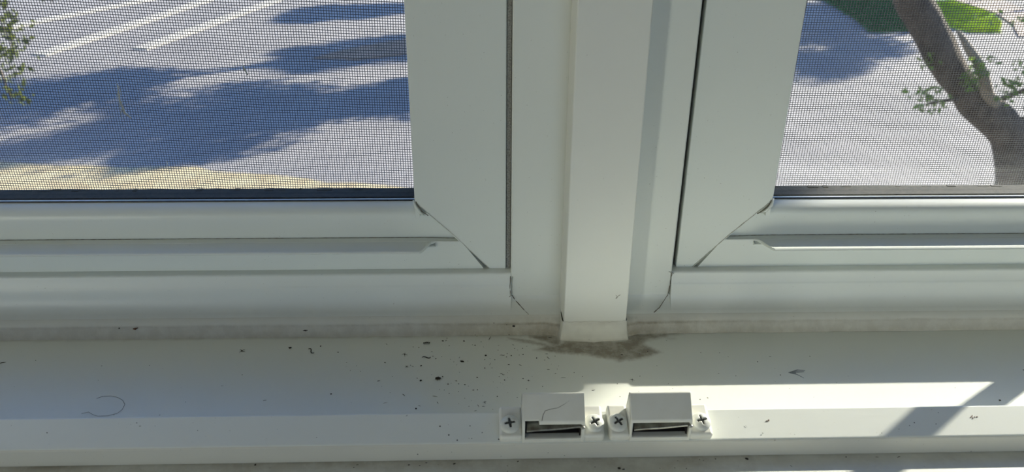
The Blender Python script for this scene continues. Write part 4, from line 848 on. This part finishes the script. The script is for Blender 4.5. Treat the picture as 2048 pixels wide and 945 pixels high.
m_grass_d = simple('grass_painted_shaded', (.07, .17, .05), (.05, .12, .04), .9, 3, 0, 1, .1)
m_kerb = simple('pinkish_paving', (.40, .29, .22), (.34, .26, .20), .9, 3)
m_line = simple('cream_road_paint', (.46, .42, .34), (.38, .35, .30), .8, 2)
patch('sandy_verge', [(-16, 8), (-16, 14.9), (-11, 14.9), (-9.6, 14.55), (-7.8, 14.4), (-6.4, 14.3), (-4.6, 13.95), (-2.4, 13.35), (-1, 13.0), (1, 12.6), (1, 8)], .035, m_verge, 'sunlit yellow sandy verge across the bottom of the left pane', 'verge', 'stuff')
patch('soil_patch', [(-5.2, 23.4), (-4.4, 24.6), (-2.6, 26.4), (-1.6, 26.8), (-1.6, 25.0), (-2.4, 24.0), (-4, 23.2)], .03, m_soil, 'orange-brown bare soil patch beyond the left pane, by the stile', 'soil', 'stuff')
for i, (a, b) in enumerate((((-17.6, 26.3), (-13.6, 35.5)), ((-13.6, 23.8), (-11.8, 34)), ((-10.9, 24.6), (-8.9, 34)))):
    a, b = Vector(a), Vector(b); d = (b-a).normalized(); nn = Vector((-d.y, d.x))*.24
    bm = bmesh.new(); v = [bm.verts.new((p.x, p.y, GZ+.045)) for p in (a-nn, a+nn, b+nn, b-nn)]; bm.faces.new(v)
    r_ = bmesh.ops.extrude_face_region(bm, geom=bm.faces[:]); bmesh.ops.translate(bm, vec=(0, 0, -.09), verts=[q for q in r_['geom'] if isinstance(q, bmesh.types.BMVert)])
    o = obj('kerb_strip', bm, m_line); lab = ('leftmost', 'middle', 'rightmost')[i]
    tag(o, lab + ' of three pale kerb strips crossing the paving behind the left screen', 'kerb', 'pale kerb strips on the paving')
def tufts(polyf, n, m, name, label):
    bm = bmesh.new()
    for _ in range(n):
        x, y = polyf(); a = random.random()*6.28; h = random.uniform(.05, .16); wd = .05
        p = Vector((x, y, GZ+.07)); d = Vector((math.cos(a), math.sin(a), 0))*wd
        bm.faces.new([bm.verts.new(p-d), bm.verts.new(p+d), bm.verts.new(p+Vector((random.uniform(-.05, .05), random.uniform(-.05, .05), h)))])
    return bm
def inpoly(poly):
    xs_ = [p[0] for p in poly]; ys_ = [p[1] for p in poly]
    def f():
        while 1:
            x, y = random.uniform(min(xs_), max(xs_)), random.uniform(min(ys_), max(ys_))
            if sdist(x, y, poly) < 0: return x, y
    return f
G1 = [(14.2, 36.5), (14.6, 33.6), (14.0, 29.5), (13.6, 27.3), (15.1, 27.4), (16.2, 30), (17.2, 33), (18.2, 36.5)]
G2 = [(17.2, 27.3), (18.2, 27.3), (19.3, 29.0), (19.9, 31.2), (19.9, 33.4), (19.0, 33.2), (17.7, 30.5), (17.0, 28.5)]
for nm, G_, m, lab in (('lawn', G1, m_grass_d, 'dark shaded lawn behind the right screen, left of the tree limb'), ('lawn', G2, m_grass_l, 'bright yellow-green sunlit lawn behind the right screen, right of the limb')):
    r_ = tag(empty(nm, (G_[0][0], G_[0][1], GZ)), lab, 'lawn')
    o = patch('turf', G_, .07, m); under(o, r_)['kind'] = 'stuff'
    o = obj('grass_blades', tufts(inpoly(G_), 6000, m, '', ''), m); under(o, r_)['kind'] = 'stuff'
patch('paved_path', [(18.5, 26.6), (19.1, 26.6), (20.6, 28.9), (21.9, 31.4), (22.6, 34.4), (22.9, 38), (20.5, 38), (20.4, 34), (20.4, 31.2), (19.7, 28.9)], .05, m_kerb, 'pinkish paved path curving past the bright lawn', 'path', None, None, .04)

# trees
def leafmat(name, c1, c2):
    M = Mat(name, c1, .55); v = M.coords()
    M.col(M.mix(M.ramp(M.noise(1.7, 3, .6, v), [(.35, 0), (.65, 1)]), c1, c2))
    t = M.t; tr = M.n('ShaderNodeBsdfTranslucent'); tr.inputs[0].default_value = (c2[0]*1.4, c2[1]*1.5, c2[2], 1)
    mx = M.n('ShaderNodeMixShader'); mx.inputs[0].default_value = .35
    out = [n for n in t.nodes if n.type == 'OUTPUT_MATERIAL'][0]
    M.l(M.b.outputs[0], mx.inputs[1]); M.l(tr.outputs[0], mx.inputs[2]); M.l(mx.outputs[0], out.inputs[0]); return M.m
m_leaf = leafmat('leaf_green', (.075, .12, .03), (.13, .19, .04))
m_leafy = leafmat('leaf_yellowgreen', (.20, .30, .05), (.12, .19, .04))
def bark():
    M = Mat('bark', (.12, .09, .07), .95); v = M.coords((1, 1, .35))
    n1 = M.noise(9, 6, .7, v); M.col(M.mix(M.ramp(n1, [(.35, 0), (.65, 1)]), (.035, .026, .02), (.13, .10, .075))); M.bump(n1, 1, .03); return M.m
m_bark = bark()
m_palebark = simple('sun_painted_bark', (.34, .28, .20), (.20, .16, .11), .9, 12, 0, 1, .02)  # lighter bark copy; sunlight on the limb put into the colour
m_leafdark = leafmat('leaf_olive', (.055, .075, .025), (.09, .10, .035))
def leaf_cloud(bm, c, r, n, size, flat=1.0, clump=0):
    cl = [Vector((random.gauss(0, 1), random.gauss(0, 1), random.gauss(0, 1)*flat)).normalized()*random.random()**.4*.85 for _ in range(clump)] if clump else None
    for _ in range(n):
        if cl:
            q = random.choice(cl)+Vector((random.gauss(0, .13), random.gauss(0, .13), random.gauss(0, .10)))
            if q.length > 1.05: q *= 1/q.length
        else:
            q = Vector((random.gauss(0, 1), random.gauss(0, 1), random.gauss(0, 1))).normalized()*random.random()**.45
        p = Vector(c)+Vector((q.x*r[0], q.y*r[1], q.z*r[2]))
        d = Vector((random.gauss(0, 1), random.gauss(0, 1), random.gauss(0, .6))).normalized()
        e = d.cross(Vector((random.gauss(0, 1), random.gauss(0, 1), random.gauss(0, 1)))).normalized()
        s = size*random.uniform(.6, 1.3)
        bm.faces.new([bm.verts.new(p-d*s), bm.verts.new(p+e*s*.5+d*s*.1), bm.verts.new(p+d*s), bm.verts.new(p-e*s*.5+d*s*.1)])
def wavy(a, b, n, amp, seed):
    a, b = Vector(a), Vector(b); P = []
    for i in range(n+1):
        t = i/n; e = amp*math.sin(math.pi*t)
        P.append(a.lerp(b, t)+Vector((noise.noise(Vector((t*3, seed, 0))), noise.noise(Vector((t*3, seed, 5))), noise.noise(Vector((t*3, seed, 9)))))*e*2)
    return P
def shade_tree(bx, by, hc, r, nleaf, leaf, label, seed, clump=60):
    random.seed(seed)
    root = tag(empty('street_tree', (bx, by, GZ)), label, 'tree')
    def P(q): return Vector(q)-Vector((0, 0, 0))
    bm = bmesh.new(); pts = wavy((bx, by, GZ-.1), (bx, by, GZ+hc), 10, .3, seed)
    tube(bm, pts, [.22*(1-.075*i) for i in range(11)], 9); under(obj('trunk', bm, m_bark, None, True), root)
    for k in range(6):
        a = k*1.05+seed; s = pts[5+k % 4]
        e = Vector((bx+math.cos(a)*r*.75, by+math.sin(a)*r*.75, GZ+hc+r*random.uniform(-.3, .5)))
        bm = bmesh.new(); tube(bm, wavy(s, e, 6, .35, seed+k), [.10*(1-.14*i) for i in range(7)], 6); under(obj('branch', bm, m_bark, None, True), root)
    bm = bmesh.new(); leaf_cloud(bm, (bx, by, GZ+hc), (r, r, r*.72), nleaf, leaf, 1, clump)
    o = under(obj('foliage', bm, m_leaf), root); o['kind'] = 'stuff'
    return root
def caster(gx, gy, hc): k = hc/math.tan(se); return gx+k*math.sin(sa), gy+k*math.cos(sa)
specs = [(-6.6, 17.4, 7.0, 3.0, 12500, .11, 'street tree casting the widest shadow across the paving behind the left screen', 3, 44),
         (-12.0, 18.9, 6.8, 2.8, 17000, .11, 'street tree casting the dense shadow at the far left of the paving', 9, 60),
         (-1.6, 19.4, 7.3, 1.9, 8500, .11, 'street tree casting dappled shade beside the left stile', 5, 60),
         (-3.6, 24.4, 11.0, 2.2, 11000, .12, 'street tree casting streaks of shade near the orange soil patch', 15, 55),
         (-5.6, 31.2, 8.6, 1.9, 10000, .12, 'street tree casting the far narrow shadow band at the top of the left pane', 6, 50),
         (9.3, 23.4, 10.0, 3.1, 14000, .12, 'street tree casting shade on the paving seen behind the right screen', 7, 50),
         (14.5, 30.5, 10.5, 3.3, 30000, .12, 'street tree shading the dark lawn behind the right screen', 8, 110)]
for gx, gy, hc, r, n, lf, lab, sd, cl in specs:
    x, y = caster(gx, gy, hc)
    shade_tree(x, y, hc, r, n, lf, lab, sd, cl)

# the near tree whose limb crosses the right pane
random.seed(21)
root = tag(empty('near_tree', (5.1, 6.0, GZ)), 'near tree with a thick leaning limb crossing the right screen', 'tree')
def limb(name, pts, rr, n=12):
    P = [Vector(p) for p in pts]
    Q = []; R2 = []
    for i in range(len(P)-1):
        p0, p1, p2, p3 = P[max(i-1, 0)], P[i], P[i+1], P[min(i+2, len(P)-1)]
        for k in range(5):
            t = k/5; Q.append(.5*((2*p1)+(-p0+p2)*t+(2*p0-5*p1+4*p2-p3)*t*t+(-p0+3*p1-3*p2+p3)*t**3)); R2.append(rr[i]*(1-t)+rr[i+1]*t)
    Q.append(P[-1]); R2.append(rr[-1])
    bm = bmesh.new(); tube(bm, Q, R2, n)
    for v in bm.verts: v.co += Vector((noise.noise(v.co*5), noise.noise(v.co*5+Vector((9, 0, 0))), 0))*.025
    return under(obj(name, bm, m_bark, None, True), root)
limb('trunk', [(5.25, 6.0, GZ-.1), (5.15, 6.0, -4.0), (4.80, 6.0, -2.75), (4.66, 6.0, -2.25)], [.42, .36, .30, .27])
limb('limb', [(4.64, 6.0, -2.45), (4.36, 6.0, -1.86), (4.03, 6.0, -1.60), (3.76, 6.0, -1.36), (3.52, 6.0, -1.08), (3.26, 6.0, -.74), (3.08, 5.9, -.45), (2.7, 5.2, .6), (2.3, 4.0, 1.6), (2.1, 3.2, 2.0)], [.20, .155, .14, .125, .135, .13, .11, .09, .06, .04])
limb('limb', [(4.66, 6.0, -2.4), (4.60, 6.05, -1.85), (4.66, 6.1, -1.35), (4.80, 6.3, -.6), (4.9, 6.9, .9)], [.20, .17, .14, .12, .05])
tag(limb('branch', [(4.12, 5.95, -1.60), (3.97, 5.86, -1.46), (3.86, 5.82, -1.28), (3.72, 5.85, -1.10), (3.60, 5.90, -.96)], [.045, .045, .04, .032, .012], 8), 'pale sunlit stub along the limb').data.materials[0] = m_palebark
limb('branch', [(3.95, 6.0, -1.55), (3.70, 5.9, -1.50), (3.45, 5.8, -1.52)], [.02, .014, .006], 6)
limb('branch', [(4.1, 5.9, -1.5), (4.3, 5.8, -1.36), (4.52, 5.72, -1.28)], [.025, .02, .012], 6)
bm = bmesh.new()
for c, r, n in (((3.52, 5.85, -1.50), (.16, .1, .12), 46), ((3.36, 5.8, -1.42), (.18, .1, .06), 22), ((3.78, 5.75, -1.18), (.13, .1, .08), 36), ((4.2, 5.75, -1.22), (.22, .12, .14), 60), ((4.45, 5.7, -1.12), (.25, .12, .12), 60), ((4.3, 5.7, -1.45), (.18, .1, .10), 40), ((3.74, 5.75, -1.30), (.10, .06, .10), 50), ((4.0, 5.7, -1.38), (.10, .06, .12), 50), ((4.45, 5.7, -1.30), (.2, .1, .15), 60), ((3.45, 5.9, -1.2), (.10, .1, .08), 20), ((4.0, 5.8, -.85), (.35, .2, .05), 30)):
    leaf_cloud(bm, c, r, n, .030)
under(obj('foliage', bm, m_leafy), root)['kind'] = 'stuff'
# leaf disc added out of view to keep the sun off the left pane
bm = bmesh.new()
perp = Vector((math.cos(sa), -math.sin(sa), 0)); hor = Vector((math.sin(sa), math.cos(sa), 0))
upp = Vector((0, 0, 1))*math.cos(se)-hor*math.sin(se)
BR = .236
ctr = perp*-.3935+upp*.066+SUN*2.4
for _ in range(9000):
    q = Vector((random.uniform(-1, 1), random.uniform(-1, 1), random.uniform(-1, 1)))
    if q.x**2+q.z**2 > 1.0: continue
    p = ctr+perp*q.x*BR+SUN*q.y*.12+upp*q.z*BR
    dd = Vector((random.gauss(0, 1), random.gauss(0, 1), random.gauss(0, .6))).normalized(); ee = dd.cross(SUN).normalized()
    s = .016*random.uniform(.7, 1.2)
    bm.faces.new([bm.verts.new(p-dd*s), bm.verts.new(p+ee*s*.6), bm.verts.new(p+dd*s), bm.verts.new(p-ee*s*.6)])
under(obj('added_shade_leaves', bm, m_leaf), root)['kind'] = 'stuff'
limb('branch', [(2.1, 3.2, 2.0), tuple(ctr+Vector((-.1, .4, .25))), tuple(ctr), tuple(ctr-perp*.2)], [.04, .03, .02, .008], 6)  # added stem for the shading leaves

# leafy twigs of a tree standing out of sight on the left
random.seed(33)
root = tag(empty('leafy_tree', (-3.9, 4.4, GZ)), 'tree whose small-leaved twigs hang into the top left corner', 'tree')
bm = bmesh.new(); tube(bm, [(-3.9, 4.4, GZ-.1), (-3.85, 4.35, -3), (-3.75, 4.3, -1), (-3.6, 4.2, .6)], [.2, .16, .13, .1], 10); under(obj('trunk', bm, m_bark, None, True), root)
tw = [[(-3.75, 4.3, -.5), (-3.1, 4.1, -.15), (-2.6, 4.0, -.25), (-2.44, 4.0, -.50), (-2.40, 4.0, -.72)], [(-3.1, 4.1, -.15), (-2.65, 4.0, -.45), (-2.50, 4.0, -.80), (-2.49, 4.0, -.95)], [(-2.9, 4.05, -.15), (-2.4, 4.0, -.22), (-2.22, 4.0, -.34), (-2.15, 4.0, -.45)]]
bm = bmesh.new()
for P in tw:
    for a, b in zip(P, P[1:]):
        a, b = Vector(a), Vector(b)
        for k in range(int((b-a).length/.0036)):
            p = a.lerp(b, random.random())+Vector((random.gauss(.03, .045), random.gauss(0, .06), random.gauss(0, .045)))
            if P is tw[2] and random.random() < .5: continue
            dd = Vector((random.gauss(0, 1), random.gauss(0, .5), random.gauss(-.6, .8))).normalized(); ee = dd.cross(Vector((random.gauss(0, .5), 1, random.gauss(0, .5)))).normalized(); s = .021*random.uniform(.7, 1.3)
            bm.faces.new([bm.verts.new(p-dd*s), bm.verts.new(p+ee*s*.5), bm.verts.new(p+dd*s), bm.verts.new(p-ee*s*.5)])
under(obj('foliage', bm, m_leafdark), root)['kind'] = 'stuff'
for P in tw:
    b_ = bmesh.new(); tube(b_, P, [.014, .010, .006, .003, .002][:len(P)], 6); under(obj('twig', b_, m_bark, None, True), root)
